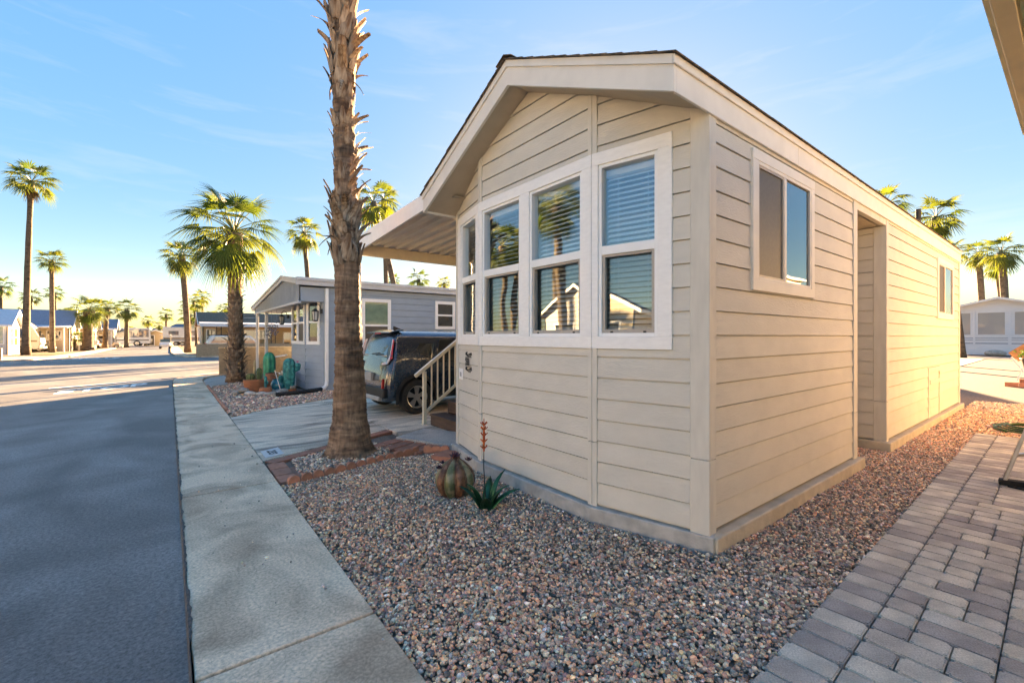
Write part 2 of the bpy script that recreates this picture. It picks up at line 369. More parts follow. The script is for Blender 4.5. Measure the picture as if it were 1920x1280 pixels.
M('road_paint', (.80, .80, .78), .7, .25, 14, 0, lo=.3, hi=.6)
M('red_paver', (.42, .17, .11), .85, .15, 14, .3, 70, rnd=.16); M('red_edge', (.50, .20, .12), .8, .12, 20, .3, 80, rnd=.14)

def sheet(name, poly, z, mat, parent=None):
    o = MB().add([(x, y, z) for x, y in poly], [tuple(range(len(poly)))]).build(name, mat, parent); return o
struct(sheet('ground', [(-4000, -4000), (4000, -4000), (4000, 4000), (-4000, 4000)], -.06, 'dirt'))
E0 = .085
road = [(-7.2, -14), (E0, -14), (E0, 20.4), (.14, 21.4), (.38, 22.4), (.9, 23.4), (1.7, 24), (3.2, 24.3), (90, 24.3), (90, 41.4), (4.2, 41.4), (2.4, 42.0), (.9, 44.2), (.3, 47.5), (0, 56), (0, 190), (-5.9, 190),
        (-5.9, 60), (-6.3, 50), (-7.4, 44.6), (-9.6, 41.6), (-14, 40.4), (-120, 40.4), (-120, 24.3), (-10.5, 24.3), (-8.3, 23.2), (-7.4, 21), (-7.2, 18)]
struct(sheet('street_asphalt', road, -.022, 'asphalt'))
# sidewalk: a Empty-free slab strip, each poured slab its own piece
sw = struct(MB().box((E0+.004, -6, -.3), (.945, 23, -.06)).build('sidewalk', 'soil'))
ys = [-3.4, -.42, 2.53, 5.49, 8.41, 11.2, 14.1, 17.05, 19.75]
for a, b in zip(ys, ys[1:]):
    n = 44; ed = [(E0+.006+random.uniform(-.003, .004), y) for y in [a+.012+(b-a-.024)*i/n for i in range(n+1)]]
    MB().prism([(x, y, -.06) for x, y in ed]+[(.945, b-.012, -.06), (.945, a+.012, -.06)], (0, 0, .06)).build('sidewalk_slab', 'sidewalk', sw, bevel=.008)
cor = [(E0+.006, 19.757), (E0+.02, 20.4), (.16, 21.3), (.42, 22.3), (.95, 23.2), (1.72, 23.85), (3.2, 24.15), (16, 24.15), (16, 23.2), (3.4, 23.2), (2.2, 22.7), (1.45, 21.9), (1.05, 21), (.945, 19.757)]
MB().prism([(x, y, -.06) for x, y in cor], (0, 0, .06)).build('sidewalk_corner_slab', 'sidewalk', sw, bevel=.01)
# asphalt smeared up over the slab edge
tm = MB(); N_ = 420; w0 = 0
for i in range(N_+1):
    y = 1.2+18.5*i/N_; w0 = .8*w0+random.uniform(-.012, .0135); w0 = max(-.012, min(.035, w0)); tm.v += [(E0-.012, y, -.019), (E0-.004, y, .0035), (E0+.004+w0*.7+random.uniform(-.003, .004), y, .0035)]
for i in range(N_):
    for k in range(2): tm.f.append((3*i+k, 3*i+k+1, 3*i+k+4, 3*i+k+3))
struct(tm.build('asphalt_edge', 'asphalt_dark'))
# the neighbour's curved concrete walk and the far kerbs
struct(MB().prism([(x, y, -.06) for x, y in [(.96, 17.4), (.98, 19.6), (1.15, 20.7), (1.6, 21.6), (2.4, 22.3), (2.4, 20.6), (1.75, 19.2), (1.5, 17.6)]], (0, 0, .065)).build('side_path', 'pad', bevel=.008))
far1 = [(3.2, 41.5), (2.5, 42.1), (1.0, 44.3), (.4, 47.5), (.1, 56), (.1, 110), (1.1, 110), (1.1, 56), (1.3, 48.5), (1.9, 45.2), (2.9, 43.2), (3.8, 42.6), (30, 42.6), (30, 41.5)]
struct(MB().prism([(x, y, -.06) for x, y in far1], (0, 0, .1)).build('far_kerb', 'sidewalk'))
far2 = [(-60, 40.5), (-14, 40.5), (-9.7, 41.7), (-7.5, 44.7), (-6.4, 50), (-6.0, 60), (-6.0, 110), (-7.1, 110), (-7.1, 61), (-7.6, 51), (-8.6, 45.5), (-10.4, 43.4), (-14.2, 42), (-60, 42)]
struct(MB().prism([(x, y, -.06) for x, y in far2], (0, 0, .1)).build('far_kerb', 'sidewalk'))
struct(sheet('far_driveway', [(-8.7, 45.6), (-20, 45), (-20, 50.5), (-8.0, 52)], .0, 'pad'))
struct(sheet('verge_grass', [(-8.2, 56.5), (-10.4, 57.6), (-9.2, 61), (-7.6, 60.5)], .0, M('grass', (.07, .13, .04), .9, .4, 8, .6, 30).name))

# painted words on the road
def painted(txt, cx, cy, w, h, rz=0, slope=0.):
    me = text_mesh(txt, 1, 0, 'painted_lettering', 'road_paint', 1, 1, .03); xs = [v.co.x for v in me.vertices]; yz = [v.co.y for v in me.vertices]
    k1, k2 = w/(max(xs)-min(xs)), h/(max(yz)-min(yz)); me.transform(Matrix(((k1, 0, 0, 0), (slope*k1, k2, 0, 0), (0, 0, 1, 0), (0, 0, 0, 1)))); return inst('painted_word', me, None, (cx, cy, -.0175), (0, 0, rz))
o = painted('STOP', -1.62, 18.85, 2.0, 1.1, 0, .72); o.name = 'stop_lettering'; tag(o, 'white painted STOP lettering on the asphalt before the crossing', 'road marking')
o = struct(sheet('stop_line', [(-3.0, 19.75), (-.25, 21.35), (-.25, 21.6), (-3.0, 20.0)], -.017, 'road_paint')); o.name = 'stop_line'
o = painted('STOP', -4.3, 45.6, 2.6, 1.6, R(180)); o.name = 'stop_lettering'; tag(o, 'faded white STOP lettering on the road beyond the crossing', 'road marking')
o = struct(sheet('stop_line', [(-5.9, 43.3), (-3.1, 43.3), (-3.1, 43.6), (-5.9, 43.6)], -.017, 'road_paint'))

# driveway, pad, red brick borders
apron = [(.955, 6.48), (.955, 10.36), (1.5, 10.83), (2.1, 11.25), (2.99, 11.78), (2.99, 7.41)]
dw = struct(MB().prism([(x, y, -.06) for x, y in apron], (0, 0, .058)).build('driveway', 'driveway', bevel=.01))
MB().prism([(x, y, -.06) for x, y in [(3.003, 6.3), (3.003, 11.79), (4.4, 12.35), (16, 12.35), (16, 5.45), (3.6, 5.45)]], (0, 0, .064)).build('driveway_slab', 'driveway', dw, bevel=.01)
struct(MB().prism([(x, y, -.05) for x, y in [(2.80, 6.60), (3.45, 6.93), (3.96, 6.0), (3.30, 5.47)]], (0, 0, .082)).build('landing_pad', 'pad', bevel=.012))
rb = struct(sheet('brick_border', [(.955, 5.38), (.955, 6.47), (2.9, 7.36), (2.75, 6.55), (3.25, 5.5)], -.045, 'soil'))
def quad_brick(p, q, w, side, name='paver_brick', mat='red_paver', z=-.008, h=.05, parent=rb):
    p, q = Vector((*p, 0)), Vector((*q, 0)); d = (q-p).normalized(); nn = Vector((-d.y, d.x, 0))*w*side; g = d*.004
    pl = [p+g, q-g, q-g+nn, p+g+nn]
    return MB().prism([(v.x, v.y, z-h) for v in pl], (0, 0, h)).build(name, mat, parent, bevel=.006)
a, b = Vector((.97, 6.465)), Vector((2.95, 7.375)); nb = 7
for i in range(nb): quad_brick(a+(b-a)*(i/nb), a+(b-a)*((i+1)/nb), .17, -1, z=-.004+random.uniform(-.003, .003))
for k in range(3):                                        # bricks beside the sidewalk
    quad_brick((.965, 5.42+k*.3), (.965, 5.71+k*.3), .2, -1, z=-.006)
for k in range(2): quad_brick((1.175, 5.44+k*.3), (1.175, 5.73+k*.3), .15, -1, z=-.02)
for k in range(4):                                        # brick patch by the pad
    for j in range(3):
        p = Vector((2.32+.21*j, 6.42+.095*j)) + Vector((.2, -.36))*0 + Vector((.10, -.2))*k
        quad_brick(p, p+Vector((.20, .09)), .19, -1, z=.0+random.uniform(-.004, .004))
# scalloped edging stones
def scallop():
    pts = [(-.066, -.05), (-.066, .012)]+[(-.062*math.cos(math.pi*i/8), .018+.05*math.sin(math.pi*i/8)) for i in range(9)]+[(.066, .012), (.066, -.05)]
    mb = MB().prism([(x, -.026, z) for x, z in pts], (0, .052, 0)); return mb.mesh('edging_stone', 'red_edge')
sm = scallop()
E1 = [Vector((1.02, 5.35)), Vector((2.36, 5.64)), Vector((3.05, 5.50))]
nsc = 10
edge_grp = 'red scalloped edging stones round the palm bed'
for i in range(nsc):
    p = E1[0]+(E1[1]-E1[0])*((i+.5)/nsc); o = inst('edging_stone', sm, None, (p.x, p.y, -.005+random.uniform(-.006, .006)), (random.uniform(-.06, .06), 0, math.atan2(.29, 1.34)+random.uniform(-.05, .05)))
    bm_ = o.modifiers.new('bevel', 'BEVEL'); bm_.width = .012; bm_.segments = 2; bm_.limit_method = 'ANGLE'
    tag(o, 'small round topped red edging stone lining the palm gravel bed', 'edging stone', edge_grp)
for i, (p, q) in enumerate(((Vector((2.37, 5.60)), Vector((2.78, 5.72))), (Vector((2.83, 5.71)), Vector((3.10, 5.46))))):
    mb = MB(); d = (q-p); L = d.length; n = 3
    pts = [(0, -.05)]+[(L*(k+(1-math.cos(math.pi*j/6))/2)/n, .03+.035*math.sin(math.pi*j/6)) for k in range(n) for j in range(7)]+[(L, -.05)]
    d.normalize(); mb.prism([(p.x+d.x*x, p.y+d.y*x, z) for x, z in pts], (-d.y*.06, d.x*.06, 0))
    o = mb.build('scalloped_edger', 'red_edge', bevel=.01)
    tag(o, ['long red scalloped edger beside the fan palm trunk', 'short red scalloped edger behind the loose red stepping stone'][i], 'edging')
o = MB().prism([(x, y, -.03) for x, y in [(2.72, 5.26), (3.02, 5.40), (3.16, 5.13), (2.86, 4.99)]], (0, 0, .075)).build('stepping_stone', 'red_paver', bevel=.008)
tag(o, 'loose square red stepping stone lying near the barrel cactus', 'stepping stone')
# number plate painted on the driveway corner
pl = MB().prism([(x, y, .0015) for x, y in [(1.0, 6.60), (1.0, 7.02), (1.24, 7.13), (1.24, 6.70)]], (0, 0, .004)).build('address_patch', M('patch_white', (.62, .62, .60), .7, .12, 12).name)
tag(pl, 'white painted address patch reading 233 at the driveway corner', 'house number')
MB_ = text_mesh('233', .15, .0008, 'numerals', M('ink', (.03, .03, .035), .6).name, 1.05, 1.0, .004)
o = inst('numerals', MB_, pl, (1.115, 6.86, .0075), (0, 0, R(-90)))

# ------------------------------------------------------------------ gravel
def ico(sub):
    import bmesh
    bm = bmesh.new(); bmesh.ops.create_icosphere(bm, subdivisions=sub, radius=1); bm.verts.ensure_lookup_table()
    v = np.array([x.co[:] for x in bm.verts]); f = np.array([[x.index for x in q.verts] for q in bm.faces]); bm.free(); return v, f
def pebble_mat():
    m = bpy.data.materials.new('pebble'); m.use_nodes = True; n, l = m.node_tree.nodes, m.node_tree.links; b = n['Principled BSDF']
    a = n.new('ShaderNodeAttribute'); a.attribute_name = 'stone'; tc = n.new('ShaderNodeTexCoord'); no = n.new('ShaderNodeTexNoise'); no.inputs['Scale'].default_value = 140
    no.inputs['Detail'].default_value = 4; l.new(tc.outputs['Object'], no.inputs['Vector']); r = n.new('ShaderNodeMapRange'); r.inputs[1].default_value = .3; r.inputs[2].default_value = .7
    r.inputs[3].default_value = .72; r.inputs[4].default_value = 1.28; l.new(no.outputs[0], r.inputs[0]); h = n.new('ShaderNodeHueSaturation')
    l.new(r.outputs[0], h.inputs['Value']); l.new(a.outputs['Color'], h.inputs['Color']); l.new(h.outputs[0], b.inputs['Base Color'])
    b.inputs['Roughness'].default_value = .62; b.inputs['Specular IOR Level'].default_value = .35; MATS['pebble'] = m
pebble_mat()
PAL = np.array([(.10, .11, .125), (.16, .165, .175), (.055, .06, .068), (.24, .225, .205), (.34, .30, .25), (.48, .44, .385), (.20, .145, .125), (.30, .19, .145), (.155, .105, .11), (.22, .24, .25), (.40, .265, .19), (.115, .13, .125), (.58, .55, .50)])
PW = np.array([.14, .14, .11, .12, .10, .06, .09, .07, .07, .06, .03, .05, .012])
REDW = np.array([.03, .04, .03, .07, .10, .05, .22, .24, .12, .02, .10, .01, .01]); PURW = np.array([.06, .10, .05, .12, .08, .03, .26, .08, .22, .04, .01, .02, .01])
TANW = np.array([.05, .06, .05, .18, .20, .10, .14, .12, .05, .03, .06, .02, .02])
def in_poly(x, y, poly):
    c = np.zeros(len(x), bool); n = len(poly)
    for i in range(n):
        (x0, y0), (x1, y1) = poly[i], poly[(i+1) % n]
        t = ((y0 > y) != (y1 > y)) & (x < (x1-x0)*(y-y0)/((y1-y0) or 1e-9)+x0); c ^= t
    return c
def pebbles(name, poly, dens, size, weights, sub=1, base=-.02, excl=(), label=None, mound=None, cull=None):
    P = np.array(poly); x0, y0 = P.min(0); x1, y1 = P.max(0); n = int((x1-x0)*(y1-y0)*dens)
    x = rng.uniform(x0, x1, n); y = rng.uniform(y0, y1, n); k = in_poly(x, y, poly)
    for e in excl: k &= ~in_poly(x, y, e)
    if cull is not None: k &= cull(x, y)
    x, y = x[k], y[k]; n = len(x)
    s = size*np.exp(rng.normal(0, .30, n)); s = np.minimum(s, size*2.1)
    sc = np.stack([s*rng.uniform(.85, 1.35, n), s*rng.uniform(.7, 1.0, n), s*rng.uniform(.42, .8, n)], 1)*.5
    yaw = rng.uniform(0, 6.283, n); tl = rng.normal(0, .35, n); t2 = rng.normal(0, .35, n)
    v, f = ico(sub); V = v[None]*(1+rng.normal(0, .13 if sub == 1 else .07, (n, len(v), 1)))*sc[:, None]
    ca, sa = np.cos(tl)[:, None], np.sin(tl)[:, None]; V = np.stack([V[..., 0], ca*V[..., 1]-sa*V[..., 2], sa*V[..., 1]+ca*V[..., 2]], -1)
    ca, sa = np.cos(t2)[:, None], np.sin(t2)[:, None]; V = np.stack([ca*V[..., 0]+sa*V[..., 2], V[..., 1], -sa*V[..., 0]+ca*V[..., 2]], -1)
    ca, sa = np.cos(yaw)[:, None], np.sin(yaw)[:, None]; V = np.stack([ca*V[..., 0]-sa*V[..., 1], sa*V[..., 0]+ca*V[..., 1], V[..., 2]], -1)
    z = base+rng.uniform(0, size*.75, n)+.007*np.sin(3.1*x+1)*np.sin(2.7*y)
    if mound is not None: z += mound(x, y)
    V[..., 0] += x[:, None]; V[..., 1] += y[:, None]; V[..., 2] += z[:, None]
    F = (f[None]+(np.arange(n)*len(v))[:, None, None]).reshape(-1)
    me = bpy.data.meshes.new(name); me.vertices.add(n*len(v)); me.vertices.foreach_set('co', V.astype(np.float32).ravel())
    nf = n*len(f); me.loops.add(nf*3); me.loops.foreach_set('vertex_index', F.astype(np.int32)); me.polygons.add(nf)
    me.polygons.foreach_set('loop_start', np.arange(0, nf*3, 3, dtype=np.int32)); me.update(calc_edges=True)
    me.polygons.foreach_set('use_smooth', np.ones(nf, bool))
    w = weights(x, y); cw = np.cumsum(w/w.sum(1, keepdims=True), 1); u = rng.uniform(0, 1, n)[:, None]; idx = np.minimum((u > cw).sum(1), len(PAL)-1)
    c = np.minimum(PAL[idx]*2.2, .8)*np.array([1.32, 1, .77])*np.exp(rng.normal(0, .22, (n, 1)))*np.exp(rng.normal(0, .05, (n, 3)))
    at = me.attributes.new('stone', 'FLOAT_COLOR', 'POINT'); at.data.foreach_set('color', np.repeat(np.concatenate([c, np.ones((n, 1))], 1), len(v), 0).astype(np.float32).ravel())
    me.materials.append(MATS['pebble']); o = bpy.data.objects.new(name, me); COL.objects.link(o); tag(o, label, 'gravel', kind='stuff'); return o
PAV0 = .912; PROT = .018        # the walk runs very slightly askew to the house
PAVX1 = 10.75
bed = [(.955, -.2), (.955, 5.34), (2.3, 5.62), (3.2, 5.44), (3.13, 5.33), (2.905, 4.46), (2.905, 2.69), (3.16, 1.66), (6.78, 1.66), (6.78, 2.6), (8.0, 2.6), (8.0, 1.66), (14.3, 1.66), (14.3, 1.0), (10.78, .9), (10.78, -.2), (PAVX1, PAV0), (1.45, PAV0), (1.45, -.2)]
bed = [(.955, -.2), (.955, 5.34), (2.3, 5.62), (3.2, 5.44), (3.13, 5.33), (2.905, 4.46), (2.905, 2.69), (3.16, 1.66), (6.78, 1.66), (6.78, 2.6), (8.0, 2.6), (8.0, 1.66), (16, 1.66), (16, -.2), (PAVX1, -.2), (PAVX1, PAV0+PROT*PAVX1), (1.45, PAV0+PROT*1.45), (1.45, -.2)]
struct(sheet('gravel_bed', bed, -.038, 'soil'))
def mixw(x, y):
    r = np.clip(1.45-(x-.95)/1.15+.25*np.sin(5*y)*np.sin(3*x), 0, 1)[:, None]*np.clip((5.6-y)/.8, .35, 1)[:, None]*.95
    t = np.clip((x-5)/5, 0, .9)[:, None]
    return (PW*(1-r)+REDW*r)*(1-t)+TANW*t
S_, C_ = math.sin(TH), math.cos(TH)
dist = lambda x, y: x*S_+y*C_
infr = lambda x, y: (np.abs(x*C_-y*S_) < 1.25*dist(x, y)+.15)
pebbles('pea_gravel', bed, 5300, .0182, mixw, 2, -.026, cull=lambda x, y: (dist(x, y) < 3.0) & (dist(x, y) > 1.85) & infr(x, y), label='mixed grey, tan and reddish river gravel close beside the paver walk')
pebbles('pea_gravel', bed, 4000, .0205, mixw, 1, -.026, cull=lambda x, y: (dist(x, y) >= 3.0) & (dist(x, y) < 7.5) & infr(x, y), label='mixed river gravel covering the bed along the tan house')
pebbles('pea_gravel', bed, 1800, .031, mixw, 1, -.026, cull=lambda x, y: (dist(x, y) >= 7.5) & infr(x, y), label='brownish gravel strip running toward the back of the tan house')
ring = [(1.2, 5.45), (2.3, 5.68), (2.42, 5.95), (2.66, 6.4), (2.35, 6.86), (1.25, 6.32)]
pebbles('river_gravel', ring, 2300, .03, lambda x, y: np.tile(PW+np.array([.06, .05, .08, 0, 0, .05, 0, 0, 0, .03, 0, 0, .04]), (len(x), 1)), 1, -.03,
        excl=(), mound=lambda x, y: .05*np.exp(-((x-1.98)**2+(y-6.14)**2)/.12), label='dark and pale river pebbles heaped round the palm trunk base')
nb_bed = [(.975, 10.44), (1.48, 10.88), (2.06, 11.3), (2.98, 11.84), (4.4, 12.42), (9, 12.42), (9, 13.74), (3.6, 13.74), (3.0, 14.6), (2.6, 22), (1.8, 19.1), (1.5, 17.4), (1.0, 17.3)]
struct(sheet('neighbour_bed', [(.95, 10.36), (.95, 17.4), (1.75, 19.2), (2.4, 20.6), (2.4, 23.1), (16, 23.1), (16, 12.3), (4.4, 12.3), (2.99, 11.75)], -.034, 'soil'))
pebbles('purple_gravel', nb_bed, 950, .045, lambda x, y: np.tile(PURW, (len(x), 1)), 1, -.03, cull=infr, label='purplish brown crushed gravel in front of the grey house')
struct(sheet('back_gravel', [(16, -14), (16, 1.7), (14.2, 1.7), (14.2, 5.5), (16, 5.4), (46, 9), (50, -14)], -.03, 'far_gravel'))
struct(sheet('back_gravel', [(14.2, 12.4), (46, 12.4), (46, 23), (16, 23)], -.033, 'far_gravel'))
struct(sheet('back_street', [(47, -60), (54, -60), (54, 24), (47, 24)], -.02, 'asphalt'))
struct(sheet('back_driveway', [(31, 4.1), (47, 4.4), (47, 9), (31, 9)], -.01, 'pad'))
struct(sheet('back_border', [(55, -40), (62, -40), (62, 24), (55, 24)], -.02, 'red_paver'))
struct(sheet('far_gravel', [(-60, 42), (-14.2, 42), (-10.4, 43.4), (-8.6, 45.5), (-7.6, 51), (-7.1, 61), (-7.1, 180), (-60, 180)], -.03, 'far_gravel'))
struct(sheet('far_gravel', [(1.1, 180), (1.1, 56), (1.3, 48.5), (1.9, 45.2), (2.9, 43.2), (3.8, 42.6), (90, 42.6), (90, 180)], -.03, 'far_gravel'))
# a thin red edging along the neighbour's bed
be = struct(sheet('bed_edging_base', [(.95, 11.4), (.95, 17.6), (1.03, 17.6), (1.03, 11.4)], -.03, 'soil'))
for k in range(16): MB().box((.958, 11.45+k*.385, -.04), (1.022, 11.45+k*.385+.375, .022+random.uniform(-.005, .005))).build('edging_brick', 'red_edge', be, bevel=.008)

M('dry_litter', (.42, .30, .19), .9, .3, 9)
lt = MB()
for k in range(46):
    x, y = random.uniform(1.1, 3.0), random.uniform(1.2, 5.0)
    if k > 30: x, y = random.uniform(3.6, 10), random.uniform(1.15, 1.6)
    a = random.uniform(0, 6.28); L = random.uniform(.04, .16); d = Vector((math.cos(a), math.sin(a), random.uniform(-.1, .25)))
    p = Vector((x, y, .008)); lt.tube([p, p+d*L*.5+Vector((0, 0, .006)), p+d*L], [.0022, .0018, .001], 4)
    if k % 3 == 0:
        q = p+Vector((.05, .03, .006)); u = Vector((math.sin(a), math.cos(a), .2))*.02; lt.add([q, q+d*.03+u*.5, q+d*.06, q+d*.03-u*.5], [(0, 1, 2, 3)])
tag(lt.build('dry_twigs', 'dry_litter'), 'scattered dry twigs and leaf bits lying on the gravel', 'litter', kind='stuff')
pebbles('stray_pebbles', [(.2, 1.3), (.2, 8), (.94, 8), (.94, 1.3)], 9, .016, lambda x, y: np.tile(PW, (len(x), 1)), 1, .004, label='a few stray pebbles kicked onto the sidewalk slabs')
# ------------------------------------------------------------------ paver walk
def paver_mat():
    m = M('paver', (.44, .41, .37), .88, .2, 5, .5, 90, col2=(.62, .58, .52), detail=8, rnd=.0)
    n, l = m.node_tree.nodes, m.node_tree.links; b = n['Principled BSDF']; oi = n.new('ShaderNodeObjectInfo'); cr = n.new('ShaderNodeValToRGB')
    e = cr.color_ramp.elements; e[0].color = (.66, .63, .65, 1); e[1].color = (1.22, 1.17, 1.05, 1)
    for p, c in ((.3, (.82, .79, .79, 1)), (.55, (.95, .92, .88, 1)), (.8, (1.1, 1.08, 1.03, 1))): q = e.new(p); q.color = c
    mx = n.new('ShaderNodeMix'); mx.data_type = 'RGBA'; mx.blend_type = 'MULTIPLY'; mx.inputs[0].default_value = 1
    l.new(oi.outputs['Random'], cr.inputs[0]); l.new(b.inputs['Base Color'].links[0].from_socket, mx.inputs[6]); l.new(cr.outputs[0], mx.inputs[7])
    f = n.new('ShaderNodeTexNoise'); f.inputs['Scale'].default_value = 120; tc = n.new('ShaderNodeTexCoord'); l.new(tc.outputs['Object'], f.inputs['Vector'])
    r = n.new('ShaderNodeMapRange'); r.inputs[1].default_value = .3; r.inputs[2].default_value = .7; r.inputs[3].default_value = .78; r.inputs[4].default_value = 1.2; l.new(f.outputs[0], r.inputs[0])
    h = n.new('ShaderNodeHueSaturation'); l.new(r.outputs[0], h.inputs['Value']); l.new(mx.outputs[2], h.inputs['Color']); l.new(h.outputs[0], b.inputs['Base Color'])
paver_mat()
walk = struct(sheet('paver_walk', [(1.3, -.5), (1.3, PAV0-.004), (PAVX1, PAV0-.004), (PAVX1, -.5)], -.036, 'soil')); walk.rotation_euler = (0, 0, PROT)
_pm = {}
def paver(cx, cy, lx, ly):
    key = (round(lx, 3), round(ly, 3))
    if key not in _pm:
        import bmesh
        me = MB().box((-lx/2+.0035, -ly/2+.0035, -.05), (lx/2-.0035, ly/2-.0035, 0)).mesh('paver', 'paver')
        bm = bmesh.new(); bm.from_mesh(me); ve = [e for e in bm.edges if abs(e.verts[0].co.z-e.verts[1].co.z) > .02]
        bmesh.ops.bevel(bm, geom=ve, offset=.014, segments=2, affect='EDGES')
        te = [e for e in bm.edges if e.verts[0].co.z > -.001 and e.verts[1].co.z > -.001 and len(e.link_faces) == 2 and any(abs(f.normal.z) < .5 for f in e.link_faces)]
        bmesh.ops.bevel(bm, geom=te, offset=.006, segments=2, affect='EDGES'); bm.to_mesh(me); bm.free(); _pm[key] = me
        me.polygons.foreach_set('use_smooth', [True]*len(me.polygons)); me.set_sharp_from_angle(angle=R(50))
    inst('paver', _pm[key], walk, (cx, cy, .004+random.uniform(-.003, .003)), (random.uniform(-.008, .008), random.uniform(-.008, .008), random.uniform(-.006, .006)+random.choice((0, math.pi))))
U = .157; BW = .242
XT = 1.5+U*30
for k in range(30):
    x = 1.5+U*(k+.5)
    if x > 1.75: paver(x, PAV0-BW/2, U, BW)
    if x > 2.4: paver(x-.06, PAV0-BW-3*U-BW/2, U, BW)
pat = [[(0, 2), (2, 1)], [(0, 1), (1, 1), (2, 1)], [(0, 1), (1, 2)], [(0, 1), (1, 1.0), (2, 1)], [(0, 2), (2, 1)], [(0, 1), (1, 2)]]
y0 = PAV0-BW
for k in range(30):
    x = 1.5+U*(k+.5)
    if x < 1.8: continue
    for s, w in pat[(k*5+k//6) % 6]: paver(x, y0-U*(s+w/2), U, U*w)
for k in range(24):
    for s, w in pat[(k*5+2) % 6]:
        x = 2.7+U*(k+.5); paver(x, y0-3*U-BW-U*(s+w/2), U, U*w)
nr = int((PAVX1-XT)/U)
for k in range(nr):
    for j in range(4): paver(XT+U*(k+.5)+random.uniform(-.002, .002), PAV0-BW*(j+.5), U, BW)
# ------------------------------------------------------------------ the tan park home
YN, YF, XC, XB = 1.743, 5.40, 3.208, 2.985       # near side, far side, corner x, bay x
SL = .47; ZE = 3.29; YM = (YN+YF)/2
HOUSE = thing('park_home', 'tan lap sided park home with white framed bay windows and gable roof', 'house', (3.2, YM, 0), world=True)
ctr = (8, YM)
RF = Facet((XB, 2.675), (XC, YN), ctr); MF = Facet((XB, 4.475), (XB, 2.675), ctr); LF = Facet((XC, YF), (XB, 4.475), ctr)
lines = [(ZE+.012, SL, YN), (ZE+.012, -SL, YF)]
WZ0, WZ1 = 1.495, 3.215
holes = {RF: [(0, .705, WZ0, WZ1)], MF: [(0, MF.L, WZ0, WZ1)], LF: [(.10, LF.L, WZ0, WZ1)]}
fw = None
for F in (RF, MF, LF):
    w = F.sheath(HOUSE, 'siding', .11, 4.2, holes[F], lines, name='front_wall')
    t0, t1 = (.045, .845) if F is RF else (.045, MF.L-.045) if F is MF else (.10, LF.L-.045)
    F.boards(w, 'siding', .13, 4.2, [(a, b, c, d) for a, b, c, d in holes[F]], lines, t0=t0, t1=t1)
# vertical trims of the bay
for F, ts in ((RF, ((0, .047), (.843, RF.L+.026))), (MF, ((0, .047), (MF.L-.047, MF.L))), (LF, ((0, .105), (LF.L-.047, LF.L)))):
    for a, b in ts:
        whole = (F is RF and a > .5) or (F is LF and a < .05)
        for z0, z1 in (((.105, .668), (.672, 4.2)) if whole else ((.105, .668), (.672, WZ0), (WZ1, 4.2))):
            pl = [(a, z0), (b, z0), (b, z1), (a, z1)]
            for q in F.clips(lines): pl = clip_poly(pl, *q)
            if len(pl) > 2: F.poly(MB(), pl, -.01, lambda z: .024).build('corner_trim', 'trim_tan', HOUSE, bevel=.003, seg=1)
# white casing
def casing(F, rects):
    for a, b, c, d in rects: F.rect(MB(), a, b, c, d, -.02, .03).build('window_casing', 'trim_white', HOUSE, bevel=.003, seg=1)
casing(RF, [(0, .705, WZ0, 1.602), (0, .705, 3.103, WZ1), (0, .06, 1.602, 3.103), (.59, .705, 1.602, 3.103)])
casing(MF, [(0, MF.L, WZ0, 1.602), (0, MF.L, 3.103, WZ1), (0, .062, 1.602, 3.103), (.785, .94, 1.602, 3.103), (1.68, MF.L, 1.602, 3.103)])
casing(LF, [(.10, LF.L, WZ0, 1.602), (.10, LF.L, 3.103, WZ1), (.10, .235, 1.602, 3.103), (.832, LF.L, 1.602, 3.103)])
def bay_window(F, a, b, tilt, label, drop=0.0):
    z0, z1, zm0, zm1 = 1.602, 3.103, 2.312, 2.388; fr = MB()
    for r in ((a, a+.03, z0, z1), (b-.03, b, z0, z1), (a+.03, b-.03, z0, z0+.03), (a+.03, b-.03, z1-.03, z1), (a+.03, b-.03, zm0, zm1)): F.rect(fr, *r, -.07, .016)
    w = fr.build('window', 'vinyl_white', HOUSE, bevel=.002, seg=1); w['label'] = label
    s = MB()
    for r in ((a+.031, a+.058, z0+.031, zm0-.001), (b-.058, b-.031, z0+.031, zm0-.001), (a+.058, b-.058, z0+.031, z0+.062), (a+.058, b-.058, zm0-.022, zm0-.001)): F.rect(s, *r, -.035, .004)
    s.build('screen_frame', 'screen_frame', w, bevel=.0015, seg=1)
    for t in (a+.11, b-.125): F.rect(MB(), t, t+.022, z0+.03, z0+.046, .004, .012).build('latch', 'black_metal', w)
    F.rect(MB(), a+.02, b-.02, zm1-.01, z1-.02, -.034, -.028).build('pane', 'glass', w)
    F.rect(MB(), a+.02, b-.02, z0+.02, zm0+.01, -.050, -.044).build('pane', 'glass_screen', w)
    F.rect(MB(), a+.01, b-.01, z1-.075, z1-.01, -.16, -.10).build('blind_headrail', 'blind', w)
    z = z1-.10
    # one slat mesh, tilted
    L = b-a-.05; ca, sa = math.cos(tilt)*.025, math.sin(tilt)*.025; me = None
    c = Vector(F.P((a+b)/2, 0, -.13)); ho = Vector(HOUSE.location)
    while z > z0+.03+drop:
        mb = MB(); q = []
        if me is None:
            for t, o, dz in ((-L/2, ca, -sa), (L/2, ca, -sa), (L/2, -ca, sa), (-L/2, -ca, sa)):
                p = F.d*t+F.n*o; q.append((p.x, p.y, dz))
            me = MB().prism(q, (0, 0, .0025)).mesh('blind_slat', 'blind')
        inst('blind_slat', me, w, (c.x-ho.x, c.y-ho.y, z)); z -= .0455
    for t in (a+.13, b-.13): F.rect(MB(), t, t+.003, z0+.05, z1-.05, -.104, -.102).build('blind_cord', 'blind', w)
    return w
bay_window(RF, .06, .59, R(38), 'bay window with nearly closed white blinds')
bay_window(MF, .94, 1.68, R(36), 'bay window with white blinds half open')
